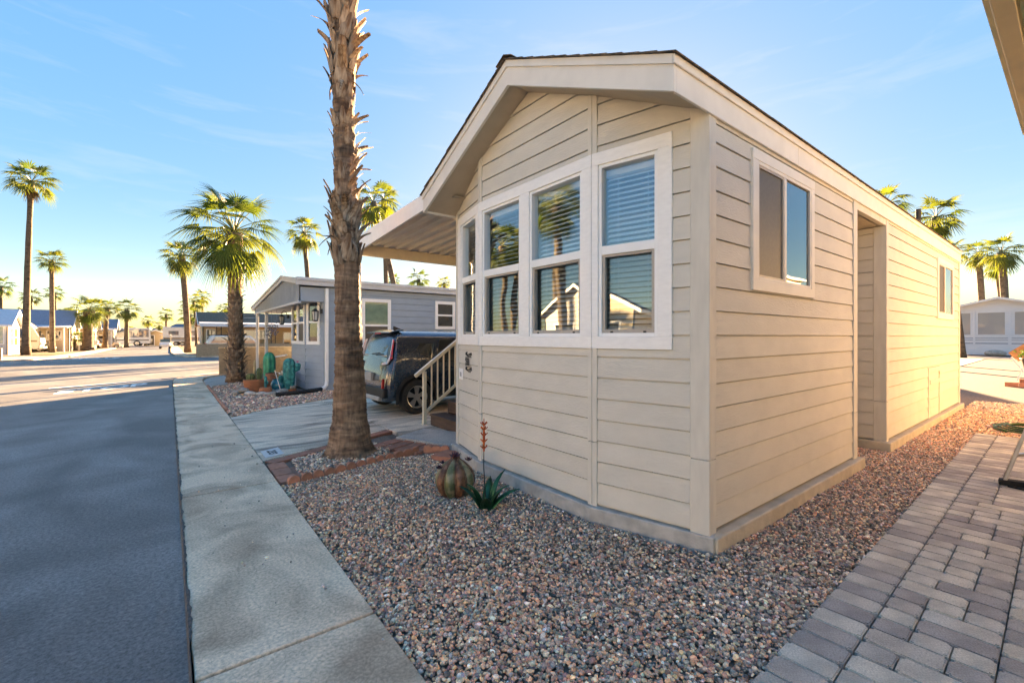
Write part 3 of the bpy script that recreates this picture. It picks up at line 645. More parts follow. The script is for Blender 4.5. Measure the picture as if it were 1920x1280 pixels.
bay_window(MF, .062, .785, R(24), 'bay window with dark open blinds')
bay_window(LF, .235, .832, R(24), 'narrow looking bay window with open blinds')
# room behind the bay
rm = MB()
rm.box((3.3, 1.83, .62), (6.4, 5.32, .66)); rm.box((3.34, 1.83, 3.26), (6.4, 5.32, 3.30)); rm.box((6.36, 1.83, .66), (6.4, 5.32, 3.26)); rm.box((3.33, 1.79, .66), (6.36, 1.83, 3.26)); rm.box((3.33, 5.32, .66), (6.36, 5.36, 3.26))
rm.build('room_lining', 'room', HOUSE)
# side walls
X1, X2, X3 = 6.712, 8.079, 14.12
SF = Facet((XC, YN), (X1, YN), ctr); S2 = Facet((X2, YN), (X3, YN), ctr)
AR = Facet((X2, YN), (X2, 2.65), (10, 2)); AB = Facet((X1, 2.65), (X2, 2.65), (7.4, 4)); AL = Facet((X1, YN), (X1, 2.65), (5, 2)); BK = Facet((X3, YN), (X3, YF), ctr); NS = Facet((XC, YF), (X3, YF), ctr)
def T(x, F=SF): return x-F.A.x
w1 = (T(3.90), T(5.294), 1.995, 3.203); w2 = (T(11.65, S2), T(13.33, S2), 1.95, 3.13)
w = SF.sheath(HOUSE, 'siding', .11, 3.31, name='side_wall'); SF.boards(w, 'siding', .13, 3.235, [w1], t0=.095, t1=SF.L-.12)
w = S2.sheath(HOUSE, 'siding', .11, 3.31, name='side_wall'); S2.boards(w, 'siding', .13, 3.235, [w2, (T(10.86, S2), T(11.93, S2), .11, 1.03)], t0=.09, t1=S2.L-.09, split=(3.55,))
w = AR.sheath(HOUSE, 'siding', .11, 3.2, name='alcove_wall'); AR.boards(w, 'siding', .13, 3.18, t0=.125, t1=AR.L)
w = AB.sheath(HOUSE, 'siding', .11, 3.2, name='alcove_wall'); AB.boards(w, 'siding', .13, 3.18, ex=.37)
AL.sheath(HOUSE, 'siding', .11, 3.2, name='alcove_wall')
w = BK.sheath(HOUSE, 'siding', .11, 3.31, name='rear_wall'); BK.boards(w, 'siding', .13, 3.3, ex=.37)
w = NS.sheath(HOUSE, 'siding', .11, 3.31, name='porch_side_wall'); NS.boards(w, 'siding', .13, 3.3, t0=.1)
MB().box((X1-.02, YN+.04, 3.18), (X2+.02, 2.66, 3.24)).build('alcove_ceiling', 'soffit', HOUSE)
def strip(F, a, b, z0, z1, o=.026, name='corner_trim', mat='trim_tan', o0=-.01): return F.rect(MB(), a, b, z0, z1, o0, o).build(name, mat, HOUSE, bevel=.003, seg=1)
for z0, z1 in ((.105, .668), (.672, 3.29)):
    strip(SF, -.004, .092, z0, z1); strip(SF, SF.L-.118, SF.L+.022, z0, z1); strip(S2, -.024, .088, z0, z1); strip(AR, .002, .122, z0, min(z1, 3.18), .024); strip(S2, S2.L-.088, S2.L+.02, z0, z1)
strip(SF, .093, SF.L-.119, 3.236, 3.285, .018, 'frieze_board'); strip(S2, .089, S2.L-.089, 3.236, 3.285, .018, 'frieze_board')
AH = Facet((X1+.023, YN), (X2-.025, YN), ctr); strip(AH, 0, AH.L, 3.18, 3.288, .02, 'alcove_header', o0=-.06)
def side_window(F, r, mid, cas, label, fixed_left=True):
    a, b, c, d = r; cw, ch = .085, .09
    for q in ((a, b, c, c+ch), (a, b, d-ch, d), (a, a+cw, c+ch, d-ch), (b-cw, b, c+ch, d-ch)): F.rect(MB(), *q, -.005, .034).build('window_casing', cas, HOUSE, bevel=.003, seg=1)
    a, b, c, d = a+cw, b-cw, c+ch, d-ch; fr = MB(); m = a+(b-a)*mid
    for q in ((a, a+.03, c, d), (b-.03, b, c, d), (a+.03, b-.03, c, c+.03), (a+.03, b-.03, d-.03, d), (m-.025, m+.025, c+.03, d-.03)): F.rect(fr, *q, .001, .03)
    w = fr.build('window', 'vinyl_white' if cas == 'trim_white' else 'trim_cream', HOUSE, bevel=.002, seg=1); w['label'] = label
    F.rect(MB(), a+.03, m-.025, c+.03, d-.03, .001, .012).build('insect_screen', 'screen_dark', w)
    sf = MB()
    for q in ((a+.03, a+.05, c+.03, d-.03), (m-.045, m-.025, c+.03, d-.03), (a+.05, m-.045, c+.03, c+.05), (a+.05, m-.045, d-.05, d-.03)): F.rect(sf, *q, .012, .025)
    sf.build('screen_frame', 'screen_frame', w)
    F.rect(MB(), m+.025, b-.03, c+.03, d-.03, .006, .012).build('pane', 'dark_mirror', w)
glass = glass_mat('dark_mirror', .26, (.35, .33, .30), .002, 2.6)
side_window(SF, w1, .48, 'trim_cream', 'sliding window with dark screen on the left half')
side_window(S2, w2, .42, 'trim_cream', 'far sliding window near the back corner')
# access hatch in the second wall
hx = T(10.86, S2)
for q in ((hx, hx+.09, .115, 1.03), (hx+.98, hx+1.07, .115, .72), (hx+.09, hx+1.07, .94, 1.03), (hx+.16, hx+.98, .72, .80)): S2.rect(MB(), *q, -.005, .024).build('hatch_frame', 'trim_tan', HOUSE, bevel=.003, seg=1)
for k in range(5): S2.rect(MB(), hx+.09, hx+.98, .115+k*.165, .275+k*.165, -.012, .008+.002*(k % 2)).build('hatch_board', 'siding', HOUSE)
# foundation
def slab(poly, h, mat, nm='foundation'): return MB().prism([(x, y, -.1) for x, y in poly], (0, 0, .1+h)).build(nm, mat, HOUSE, bevel=.014, seg=3)
slab([(3.4, YN-.003), (3.19, YN-.065), (2.915, 2.655), (2.915, 4.495), (3.135, 5.44), (3.4, 5.44)], .108, 'foundation')
slab([(3.203, YN-.085), (6.83, YN-.085), (6.83, 2.70), (3.5, 2.70)], .105, 'foundation_cream')
slab([(X2-.085, YN-.085), (X3+.08, YN-.085), (X3+.08, 2.72), (X2-.085, 2.72)], .105, 'foundation_cream')
# roof
XR, XE = 2.70, 14.10; YE0, YE1 = 1.70, 5.443
def zs(y): return ZE+.012+SL*(min(y-YN, YF-y))
roof = MB()
for ya, yb in ((YE0+.022, YM), (YE1-.022, YM)):
    roof.prism([(XR+.03, ya, zs(ya)+.002), (XR+.03, yb, zs(yb)+.002), (XR+.03, yb, zs(yb)+.205), (XR+.03, ya, zs(ya)+.205)], (XE-XR-.06, 0, 0))
roof = roof.build('roof', 'soffit', HOUSE)
for ya, yb in ((YE0, YM), (YE1, YM)):
    MB().prism([(XR, ya, zs(ya)-.02), (XR, yb, zs(yb)-.02), (XR, yb, zs(yb)+.225), (XR, ya, zs(ya)+.225)], (.032, 0, 0)).build('rake_board', 'trim_cream', HOUSE)
    MB().prism([(XR-.016, ya, zs(ya)+.162), (XR-.016, yb, zs(yb)+.162), (XR-.016, yb, zs(yb)+.228), (XR-.016, ya, zs(ya)+.228)], (.016, 0, 0)).build('rake_trim', 'trim_cream', HOUSE)
    sgn = 1 if ya < YM else -1
    for xa, xb in ((XR+.033, 4.83), (4.833, 9.9), (9.903, XE)):
        MB().box((xa, ya, zs(ya)-.02), (xb, ya+sgn*.022, zs(ya)+.225)).build('fascia_board', 'trim_cream', HOUSE, bevel=.003, seg=1)
    MB().box((XR-.015, ya-sgn*.016, zs(ya)+.160), (XE, ya-sgn*.001, zs(ya)+.226)).build('fascia_trim', 'trim_cream', HOUSE, bevel=.003, seg=1)
    # shingles: courses of tabs
    nc = 13; me_l = []
    for k in range(nc):
        u0, u1 = k/nc, min(1, (k+1.35)/nc); mb = MB(); x = XR-.045-(k % 2)*.12
        while x < XE+.02:
            xe = min(x+.30, XE+.03); xs_ = max(x, XR-.045+random.uniform(-.006, .006)); lift = random.uniform(0, .004)
            if xe-xs_ > .03:
                y_0, y_1 = ya-sgn*.04+(yb-ya+sgn*.04)*u0, ya-sgn*.04+(yb-ya+sgn*.04)*u1
                za, zb = zs(ya)+.236+lift+SL*abs(y_0-ya)*(1 if u0 else -1), zs(ya)+.228+SL*abs(y_1-ya)
                q = [(xs_+.003, y_0, za), (xe-.003, y_0, za), (xe-.003, y_1, zb), (xs_+.003, y_1, zb)]; mb.prism(q, (0, 0, .007))
            x += .30
        mb.build('shingle_course', 'shingle', roof)
mb = MB(); x = XR-.05
while x < XE:
    for s in (1, -1):
        mb.prism([(x, YM, zs(YM)+.262), (x+.29, YM, zs(YM)+.256), (x+.29, YM+s*.13, zs(YM)+.196), (x, YM+s*.13, zs(YM)+.202)], (0, 0, .008))
    x += .24
mb.build('ridge_cap', 'shingle', roof)
for y, s in ((YE1-.35, 1),): MB().box((XR+.25, y-.06, zs(y)-.006), (XR+.55, y+.06, zs(y)-.001)).build('soffit_vent', 'soffit', roof)
MB().lathe([(.045, 3.6), (.045, 4.36), (.038, 4.36), (.038, 4.2)], 12, (12.84, 2.2, 0)).build('vent_pipe', 'dark_vent', roof)
for F, nm in ((BK, 0),):
    MB().prism([(X3-.1, YN, 3.28), (X3-.1, YF, 3.28), (X3-.1, YM, zs(YM))], (.09, 0, 0)).build('rear_gable', 'siding', HOUSE)
MB().box((4.6, YF+.02, .68), (5.52, YF+.06, 2.72)).build('entry_door', 'vinyl_white', HOUSE, bevel=.004)
# wall ornaments
orn = thing('wall_number_sign', 'black wrought metal scroll sign with 233 on the front siding', 'sign', LF.P(.52, 1.27, .02), world=True)
fac = math.atan2(LF.d.y, LF.d.x)
num = text_mesh('233', .105, .003, 'numeral_plate', 'black_metal', .95, 1.25, .004)
o = inst('numeral_plate', num, orn, (0, 0, .0), (R(90), 0, fac)); o.location = LF.n*.012
mb = MB()
for zz, sg in ((.085, 1), (-.085, -1)):
    for k in range(7):
        t0 = -.1+.033*k; pts = []
        for j in range(9):
            a = j/8*4.6+k; rr = .028*(1-j/10); p = LF.d*(t0+rr*math.cos(a)); pts.append(Vector(LF.P(.52, 1.27, .014))+p+Vector((0, 0, zz+sg*.012+rr*math.sin(a)*1.3)))
        mb.tube(pts, .0045, 5)
    mb.tube([Vector(LF.P(.52-.115, 1.27+zz-sg*.02, .014)), Vector(LF.P(.52+.115, 1.27+zz-sg*.02, .014))], .006, 5)
mb.build('scrollwork', 'black_metal', orn)
o = LF.rect(MB(), .13, .30, 1.02, 1.17, .012, .02).build('meter_plate', 'vinyl_white', bevel=.003); tag(o, 'small white square plate under the black number sign', 'plate')
LF.rect(MB(), .17, .245, 1.06, 1.12, .0205, .0215).build('faint_print', M('print_grey', (.42, .44, .45), .6).name, o)
# ------------------------------------------------------------------ awning beside the house
AX0, AX1, AY0, AY1 = 2.74, 12.9, 5.455, 8.30
def az(y): return 3.43-.04*(y-AY0)
AW = thing('patio_awning', 'white and cream metal patio awning with ribbed underside beside the tan house', 'awning', (3.4, 8.15, 0), world=True)
pr = .24; prof = [(0, 0), (.012, -.055), (.055, -.055), (.067, 0), (.24, 0)]
pts = [(x, z) for x, z in prof]; mb = MB(); vs_ = []
for y in (AY0, AY1-.03): vs_ += [(x, y, az(y)+z) for x, z in pts]
n = len(pts); mb.add(vs_, [(i, i+1, n+i+1, n+i) for i in range(n-1)])
pan = mb.mesh('roof_pan', 'awning', (0, 0, 0)); k = 0; x = AX0+.03
while x+pr < AX1:
    inst('roof_pan', pan, AW, (x-3.4, -8.15, .04)); x += pr; k += 1
MB().prism([(AX0, AY0, az(AY0)-.10), (AX0, AY1+.02, az(AY1)-.16), (AX0, AY1+.02, az(AY1)+.12), (AX0, AY0, az(AY0)+.12)], (.03, 0, 0)).build('front_fascia', 'white_metal', AW, bevel=.004)
MB().box((AX0+.031, AY1-.10, az(AY1)-.205), (AX1, AY1-.03, az(AY1)-.012)).build('beam', 'cream_metal', AW, bevel=.004)
MB().box((AX0+.031, AY1-.028, az(AY1)-.16), (AX1, AY1+.02, az(AY1)+.10)).build('gutter', 'white_metal', AW, bevel=.004)
for x in (2.775, 6.2, 9.5, 12.6): MB().box((x-.032, AY1-.10, -.01), (x+.035, AY1-.03, az(AY1)-.206)).build('post', 'white_metal', AW, bevel=.006)
pst = MB().box((3.30, 5.52, .035), (3.365, 5.585, 3.30)).build('post', 'white_metal', AW, bevel=.006)
MB().box((3.24, 5.47, .03), (3.425, 5.64, .042)).build('base_plate', 'white_metal', AW, bevel=.003)
for z in (.09, .16): MB().lathe([(.008, 0), (.008, .006)], 8, (3.3, 5.5, z)).build('bolt', 'screen_frame', AW)
# ------------------------------------------------------------------ entry steps with railing
ST = thing('entry_steps', 'brown composite entry steps with cream metal handrail beside the tan house', 'steps', (3.72, 6.5, 0), world=True)
M('composite', (.085, .048, .033), .6, .25, 6, .2, 50, st=(6, .6, 6), rnd=.12)
for i in range(4):
    x0, z1 = 3.72+.34*i, .205*(i+1); 
    MB().box((x0+.015, 5.52, z1-.205+(.001 if i else 0)), (x0+.04, 7.22, z1-.031)).build('riser', 'composite', ST, bevel=.002)
    for k in range(2 if i < 3 else 9): MB().box((x0-.012+k*.165, 5.50, z1-.03), (x0-.012+k*.165+.16, 7.24, z1)).build('tread', 'composite', ST, bevel=.004)
for y in (7.225,): MB().prism([(3.74, y, 0), (5.2, y, 0), (5.2, y, .79), (4.78, y, .79), (4.78, y, .58), (4.44, y, .58), (4.44, y, .38), (4.1, y, .38), (4.1, y, .17), (3.74, y, .17)], (0, .02, 0)).build('stringer', 'composite', ST)
MB().box((5.21, 5.5, 0), (6.2, 7.2, .78)).build('deck_skirt', 'composite', ST)
RA = MB().box((3.655, 7.35, .0), (3.715, 7.41, .97)).build('rail_post', 'cream_metal', ST, bevel=.004)
MB().box((3.625, 7.32, .005), (3.745, 7.44, .014)).build('post_foot', 'cream_metal', ST)
m_ = .72
MB().beam((3.50, 7.38, 1.0-.16*m_), (5.2, 7.38, 1.0+1.54*m_), .055, .06).build('handrail', 'cream_metal', ST, bevel=.006)
MB().beam((3.50, 7.38, 1.036-.16*m_), (5.2, 7.38, 1.036+1.54*m_), .04, .012).build('handrail_cap', 'white_metal', ST)
MB().beam((3.71, 7.38, .22), (5.2, 7.38, .22+1.49*m_), .04, .05).build('bottom_rail', 'cream_metal', ST, bevel=.004)
for k in range(11):
    x = 3.83+.125*k; MB().box((x-.011, 7.369, .22+(x-3.71)*m_+.02), (x+.011, 7.391, .97+(x-3.66)*m_)).build('baluster', 'cream_metal', ST)

# ------------------------------------------------------------------ the dark hatchback
M('car_paint', (.030, .045, .068), .22, .08, 30, metal=.35, spec=.6, coat=1.0); M('car_black', (.012, .012, .013), .55, .1); M('rubber', (.018, .018, .018), .8, .2, 20, .4, 60)
M('alloy', (.55, .54, .52), .3, .05, metal=.8); M('tail_red', (.42, .012, .012), .12, .1, coat=.8); M('plate', (.30, .30, .29), .5, .1); M('silver_trim', (.42, .42, .42), .35, .05, metal=.5)
M('car_glass', (.012, .015, .018), .02, .05, spec=1.0, coat=1.0); M('tail_clear', (.5, .42, .42), .1, coat=1.0)
def wheel_parts(parent, c, side, r=.335, wd=.22, spokes=5, rim='alloy'):
    # axis along local y; side=-1 faces -y
    t = MB(); prof = [(r*.64, -.5), (r*.93, -.5), (r, -.36), (r, .36), (r*.93, .5), (r*.64, .5), (r*.64, -.5)]; N = 32; o0 = 0
    for pr_, py in prof:
        for k in range(N):
            a = 2*math.pi*k/N; t.v.append((c[0]+pr_*math.cos(a), c[1]+py*wd, c[2]+pr_*math.sin(a)))
    for i in range(len(prof)-1):
        for k in range(N): t.f.append((i*N+k, i*N+(k+1) % N, (i+1)*N+(k+1) % N, (i+1)*N+k))
    w = t.build('wheel', 'rubber', parent, smooth=True); smooth_angle(w, 40)
    y = c[1]+side*wd*.42; rm_ = MB(); R0 = r*.66
    for k in range(N):
        a, b = 2*math.pi*k/N, 2*math.pi*(k+1)/N
        q = [(c[0]+rr*math.cos(t_), y+dy*side, c[2]+rr*math.sin(t_)) for t_ in (a, b) for rr, dy in ((R0, .012), (R0*.9, .0), (R0*.88, -.09))]
        rm_.add(q, [(0, 3, 4, 1), (1, 4, 5, 2)])
    for k in range(spokes):
        a = 2*math.pi*(k+.25)/spokes
        for s in (-.16, .16):
            p = (c[0]+.12*r*math.cos(a), y-.02*side, c[2]+.12*r*math.sin(a)); q = (c[0]+R0*.93*math.cos(a+s), y-.012*side, c[2]+R0*.93*math.sin(a+s)); rm_.beam(p, q, .05*r/.335, .03, (0, 1, 0))
    rm_.lathe([(.001, 0), (.2*r, 0), (.2*r, .02), (.001, .03)], 14); nv = 14*4
    rm_.v[-nv:] = [(c[0]+x, y+side*(z-.02), c[2]+yy) for x, yy, z in rm_.v[-nv:]]
    rm_.build('rim', rim, w)
    d = MB().lathe([(.001, 0), (R0*.87, 0)], 24, cap=False); d.v = [(c[0]+x, y-side*.07, c[2]+yy) for x, yy, z in d.v]; d.build('brake_disc', 'car_black', w)
    return w
def hatchback():
    C = thing('parked_hatchback', 'dark blue grey boxy hatchback parked on the driveway beside the awning', 'car', (3.36, 9.30, .004), R(1.0)); C.scale = (1.06, 1.04, 1.075)
    # stations along x (0 rear): ring of (half width, z) from bottom to roof
    base = [(.50, .24), (.74, .25), (.855, .34), (.885, .55), (.885, .80), (.872, .98), (.80, 1.28), (.715, 1.50), (.55, 1.585), (.25, 1.61)]
    st = []
    def ring(x, sw, fn): st.append([(x, hw*sw, z) for hw, z in [fn(i, *p) for i, p in enumerate(base)]])
    lean = [.02, .0, -.02, -.03, .0, .05, .13, .20, .28, .30]     # x offset of each ring point at the tail
    rear0 = [(lean[i]+.02, hw*.90, z) for i, (hw, z) in enumerate(base)]
    rear1 = [(lean[i]+.10, hw*.985, z) for i, (hw, z) in enumerate(base)]
    st += [rear0, rear1]
    for x, sw in ((.55, 1), (1.2, 1.005), (2.0, 1.005), (2.6, 1)): st.append([(x, hw*sw, z-.012*max(0, x-1.0)*(z > 1.4)) for hw, z in base])
    hood = {3.0: .94, 3.5: .90}
    st.append([(3.05, hw, min(z, 1.42)) for hw, z in base]); st.append([(3.42, hw*(1 if z < .9 else .97), min(z, 1.03+.0*z)) for hw, z in base])
    st.append([(3.95, hw*.95, min(z, .93)) for hw, z in base]); st.append([(4.12, hw*.86, min(z, .78)) for hw, z in base])
    n = len(base); mb = MB()
    for s in st:
        mb.v += [(x, -y, z) for x, y, z in s]+[(x, y, z) for x, y, z in reversed(s)]
    W = 2*n
    for i in range(len(st)-1):
        for k in range(W): mb.f.append((i*W+k, i*W+(k+1) % W, (i+1)*W+(k+1) % W, (i+1)*W+k)[::-1])
    for k in range(n-1):
        mb.f.append((k, k+1, W-2-k, W-1-k)); e = (len(st)-1)*W; mb.f.append((e+k, e+k+1, e+W-2-k, e+W-1-k)[::-1])
    body = mb.build('body', 'car_paint', C, smooth=True)
    import bmesh
    bm = bmesh.new(); bm.from_mesh(body.data); bmesh.ops.recalc_face_normals(bm, faces=bm.faces); bm.to_mesh(body.data); bm.free()
    sd = body.modifiers.new('subd', 'SUBSURF'); sd.levels = 2; sd.render_levels = 2
    cut = MB()
    for wx in (.62, 3.25):
        for s in (-1, 1):
            c = MB().lathe([(.39, -.25), (.39, .25)], 28); cut.add([(wx+x, s*.80+z, .33+y) for x, y, z in c.v], [f[::-1] for f in c.f])
    cm = cut.mesh('arch_cut', 'car_black'); bmc = bmesh.new(); bmc.from_mesh(cm); bmesh.ops.recalc_face_normals(bmc, faces=bmc.faces); bmc.to_mesh(cm); bmc.free()
    co = bpy.data.objects.new('arch_cut', cm); COL.objects.link(co); co.parent = C
    # bake subsurf and wheel arches, then drop the cutter
    bo = body.modifiers.new('arch', 'BOOLEAN'); bo.object = co; bo.operation = 'DIFFERENCE'; bo.solver = 'EXACT'
    bpy.context.view_layer.update(); dg = bpy.context.evaluated_depsgraph_get(); me = bpy.data.meshes.new_from_object(body.evaluated_get(dg))
    body.modifiers.clear(); body.data = me; bpy.data.objects.remove(co); smooth_angle(body, 50)
    for wx in (.62, 3.25):
        for s in (-1, 1):
            wheel_parts(C, (wx, s*.775, .335), s)
            ar = MB()
            for k in range(14):
                a0, a1 = math.pi*(k/14*1.16-.08), math.pi*((k+1)/14*1.16-.08)
                q = [(wx+rr*math.cos(a), s*yy, .33+rr*math.sin(a)) for a in (a0, a1) for rr, yy in ((.385, .80), (.385, .897), (.455, .885))]
                ar.add(q, [(0, 1, 4, 3), (1, 2, 5, 4)])
            ar.build('wheel_arch', 'car_black', C)
    def skin(pts, off, name, mat, bev=0.0, parent=C):
        v = [Vector(p) for p in pts]; nn = Vector((0, 0, 0)); c = sum(v, Vector())/len(v)
        for i in range(len(v)): nn += (v[i]-c).cross(v[(i+1) % len(v)]-c)
        nn.normalize()
        if nn.dot(c-Vector((2, 0, .9))) < 0: nn = -nn
        return MB().prism([p-nn*.03 for p in v], nn*(.03+off)).build(name, mat, parent, bevel=bev)
    # rear
    g = skin([(.135, -.60, 1.10), (.135, .60, 1.10), (.265, .53, 1.47), (.265, -.53, 1.47)], .028, 'rear_window', 'car_glass', .02)
    MB().beam((.075, .04, 1.14), (.085, -.34, 1.17), .012, .02).build('wiper', 'car_black', g)
    skin([(.105, -.66, .985), (.105, .66, .985), (.13, .64, 1.09), (.13, -.64, 1.09)], .022, 'tailgate_panel', 'car_glass', .01)
    sp = MB().prism([(.17, -.60, 1.545), (.45, -.63, 1.60), (.45, .63, 1.60), (.17, .60, 1.545)], (0, 0, .028)).build('spoiler', 'car_paint', C, bevel=.012)
    MB().box((.165, -.14, 1.54), (.185, .14, 1.565)).build('brake_lamp', 'tail_red', sp)
    for s in (-1, 1):
        tl = MB().prism([(.225, s*.665, 1.44), (.225, s*.705, 1.44), (.165, s*.775, 1.2), (.118, s*.80, 1.06), (.085, s*.74, .97), (.06, s*.52, .945), (.068, s*.52, .985), (.10, s*.68, 1.02), (.15, s*.715, 1.14)], (-.028, s*.012, 0)).build('taillight', 'tail_clear', C, bevel=.006)
        MB().prism([(.212, s*.70, 1.43), (.215, s*.735, 1.43), (.14, s*.822, 1.07), (.105, s*.79, 1.05)], (-.024, s*.018, 0)).build('red_lens', 'tail_red', tl, bevel=.005)
        MB().prism([(.0, s*.745, .52), (.0, s*.705, .52), (.012, s*.72, .70), (.012, s*.745, .70)], (-.045, 0, 0)).build('reflector', 'tail_red', C)
    MB().prism([(-.035, -.78, .34), (-.035, .78, .34), (-.03, .80, .53), (-.03, -.80, .53)], (.12, 0, 0)).build('bumper_cladding', 'car_black', C, bevel=.03)
    MB().prism([(-.045, -.55, .27), (-.045, .55, .27), (-.045, .60, .36), (-.045, -.60, .36)], (.1, 0, 0)).build('skid_trim', 'silver_trim', C, bevel=.02)
    MB().box((-.034, -.17, .63), (.03, .17, .79)).build('number_plate', 'plate', C, bevel=.006)
    # sides
    for s in (-1, 1):
        for nm, q in (('side_window', [(1.02, .99), (1.80, 1.0), (1.80, 1.42), (1.16, 1.44)]), ('side_window', [(1.86, 1.0), (2.72, 1.0), (2.60, 1.40), (1.86, 1.42)]), ('quarter_window', [(.62, 1.20), (.93, 1.04), (1.03, 1.36), (.70, 1.36)])):
            v = [Vector((x, s*(.872-(z-.98)*.245), z)) for x, z in q]; nn = Vector((0, s, .24)).normalized()
            MB().prism([p-nn*.02 for p in v], nn*.03).build(nm, 'car_glass', C, bevel=.008)
        MB().box((1.15, s*.885, .33), (3.0, s*.90, .46)).build('sill_cladding', 'car_black', C, bevel=.006)
        for x in (1.25, 2.2): MB().box((x, s*.888, .86), (x+.2, s*.905, .885)).build('door_handle', 'car_paint', C, bevel=.004)
    MB().prism([(3.06, -.70, 1.40), (3.06, .70, 1.40), (3.42, .74, 1.03), (3.42, -.74, 1.03)], (.02, 0, .02)).build('windscreen', 'car_glass', C)
    MB().prism([(.50, -.02, 1.60), (.72, -.02, 1.61), (.74, -.02, 1.615), (.52, -.005, 1.70)], (0, .035, 0)).build('antenna_fin', 'car_black', C)
    return C
hatchback()

# ------------------------------------------------------------------ the grey house next door
GY, GYF, GX = 13.75, 17.35, 3.62
G = thing('grey_house', 'blue grey lap sided home with corrugated gable and white trimmed bay window', 'house', (GX, 15.5, 0), world=True)
M('grey_metal', (.30, .33, .37), .45, .06, 5); M('grey_trim', (.52, .53, .55), .45, .05); M('grey_roof', (.42, .43, .46), .5, .08)
gc = (9, 15.5)
GS = Facet((GX, GY), (15.2, GY), gc); GR = Facet((3.30, 14.62), (GX, GY), gc); GM = Facet((3.30, 16.45), (3.30, 14.62), gc); GL = Facet((GX, GYF), (3.30, 16.45), gc); GN = Facet((15.2, GYF), (GX, GYF), gc)
def gt(x): return x-GX
gw1 = (gt(4.72), gt(5.66), 1.12, 2.79); gw2 = (gt(7.26), gt(8.05), 1.86, 2.83)
for F, h, zt in ((GS, [gw1, gw2], 3.05), (GR, [(.10, .74, 1.36, 2.72)], 2.85), (GM, [(.0, GM.L, 1.36, 2.72)], 2.85), (GL, [(.2, .92, 1.36, 2.72)], 2.85), (GN, [], 3.05)):
    w = F.sheath(G, 'grey_siding', -.02, zt, name='wall'); F.boards(w, 'grey_siding', .0, zt, h, t0=.07 if F is GS else .03, ex=.205 if F is not GN else .41, lip=.02, gap=.008)
for F, a, b in ((GS, -.02, .07), (GR, .0, .03), (GM, 0, .03), (GL, 0, .03), (GR, GR.L-.05, GR.L)): F.rect(MB(), a, b, -.02, 2.85, -.01, .022).build('corner_trim', 'grey_siding', G)
def plain_window(root, F, r, mid_h=True, glass='dark_glass', cas='trim_white', cw=.10, green=None):
    a, b, c, d = r
    mb = MB()
    for q in ((a, b, c, c+cw), (a, b, d-cw, d), (a, a+cw, c+cw, d-cw), (b-cw, b, c+cw, d-cw)): F.rect(mb, *q, .0, .04)
    if mid_h: F.rect(mb, a+cw, b-cw, (c+d)/2-.03, (c+d)/2+.03, .0, .032)
    w = mb.build('window', cas, root)
    if mid_h:
        F.rect(MB(), a+cw, b-cw, (c+d)/2+.03, d-cw, .002, .014).build('pane', green or glass, w); F.rect(MB(), a+cw, b-cw, c+cw, (c+d)/2-.03, .002, .012).build('pane', glass, w)
    else: F.rect(MB(), a+cw, b-cw, c+cw, d-cw, .002, .014).build('pane', glass, w)
    return w
M('green_glass', (.16, .26, .19), .08, .1, spec=.8, coat=.3); M('mirror_glass', (.10, .11, .12), .02, .05, spec=1, coat=1, metal=.6)
plain_window(G, GS, gw1, green='green_glass', glass='screen_dark'); plain_window(G, GS, gw2, green='mirror_glass')
plain_window(G, GR, (.10, .74, 1.36, 2.72), green='mirror_glass', glass='mirror_glass'); plain_window(G, GM, (.03, .9, 1.36, 2.72), green='mirror_glass'); plain_window(G, GM, (.92, GM.L-.03, 1.36, 2.72), green='mirror_glass', glass='screen_dark'); plain_window(G, GL, (.2, .92, 1.36, 2.72))
# roof with porch extension to the far side
GXR, GE0, GE1, GYM = 2.86, 13.60, 22.3, 15.7
zE0, zR, zE1 = 3.10, 3.38, 2.72
def groof(y): return zE0+(zR-zE0)*(y-GE0)/(GYM-GE0) if y < GYM else zR+(zE1-zR)*(y-GYM)/(GE1-GYM)
mb = MB()
for ya, yb in ((GE0, GYM), (GYM, GE1)): mb.prism([(GXR, ya, groof(ya)), (GXR, yb, groof(yb)), (GXR, yb, groof(yb)+.14), (GXR, ya, groof(ya)+.14)], (12.6, 0, 0))
gr = mb.build('roof', 'grey_roof', G)
for ya, yb in ((GE0, GYM), (GYM, GE1)):
    for dz, t, x in ((.0, .12, .03), (.11, .06, .06)): MB().prism([(GXR-x, ya, groof(ya)+dz), (GXR-x, yb, groof(yb)+dz), (GXR-x, yb, groof(yb)+dz+t), (GXR-x, ya, groof(ya)+dz+t)], (x-.002, 0, 0)).build('rake_trim', 'grey_trim', gr)
for dz, t, y in ((-.03, .13, .03), (.10, .09, .07)): MB().box((GXR-.05, GE0-y, zE0+dz), (15.4, GE0-.002, zE0+dz+t)).build('eave_gutter', 'grey_trim', gr, bevel=.008)
# corrugated gable infill
k = 0; y = GE0+.12
gb = MB()
while y < 21.9:
    z0 = 2.62 if y < 20.5 else 2.62; z1 = groof(min(y, 22))-.002
    dx = .0 if k % 2 else .022
    if z1-z0 > .04: MB().prism([(GXR+.06-dx, y, z0), (GXR+.06-dx, y+.085, z0), (GXR+.06-dx, y+.085, min(z1, groof(y+.085)-.002)), (GXR+.06-dx, y, z1)], (.03, 0, 0)).build('gable_sheet', 'grey_metal', G)
    y += .0855; k += 1
MB().box((GXR+.03, GE0+.1, 2.56), (GXR+.11, 22.0, 2.625)).build('gable_beam', 'grey_trim', G)
MB().box((GXR+.1, GE0+.12, 2.62), (GX+.1, GE0+.16, 3.03)).build('eave_return', 'grey_siding', G)
MB().box((GXR+.11, GE0+.16, 2.62), (GX+.3, 21.9, 2.65)).build('porch_ceiling', 'grey_trim', G)
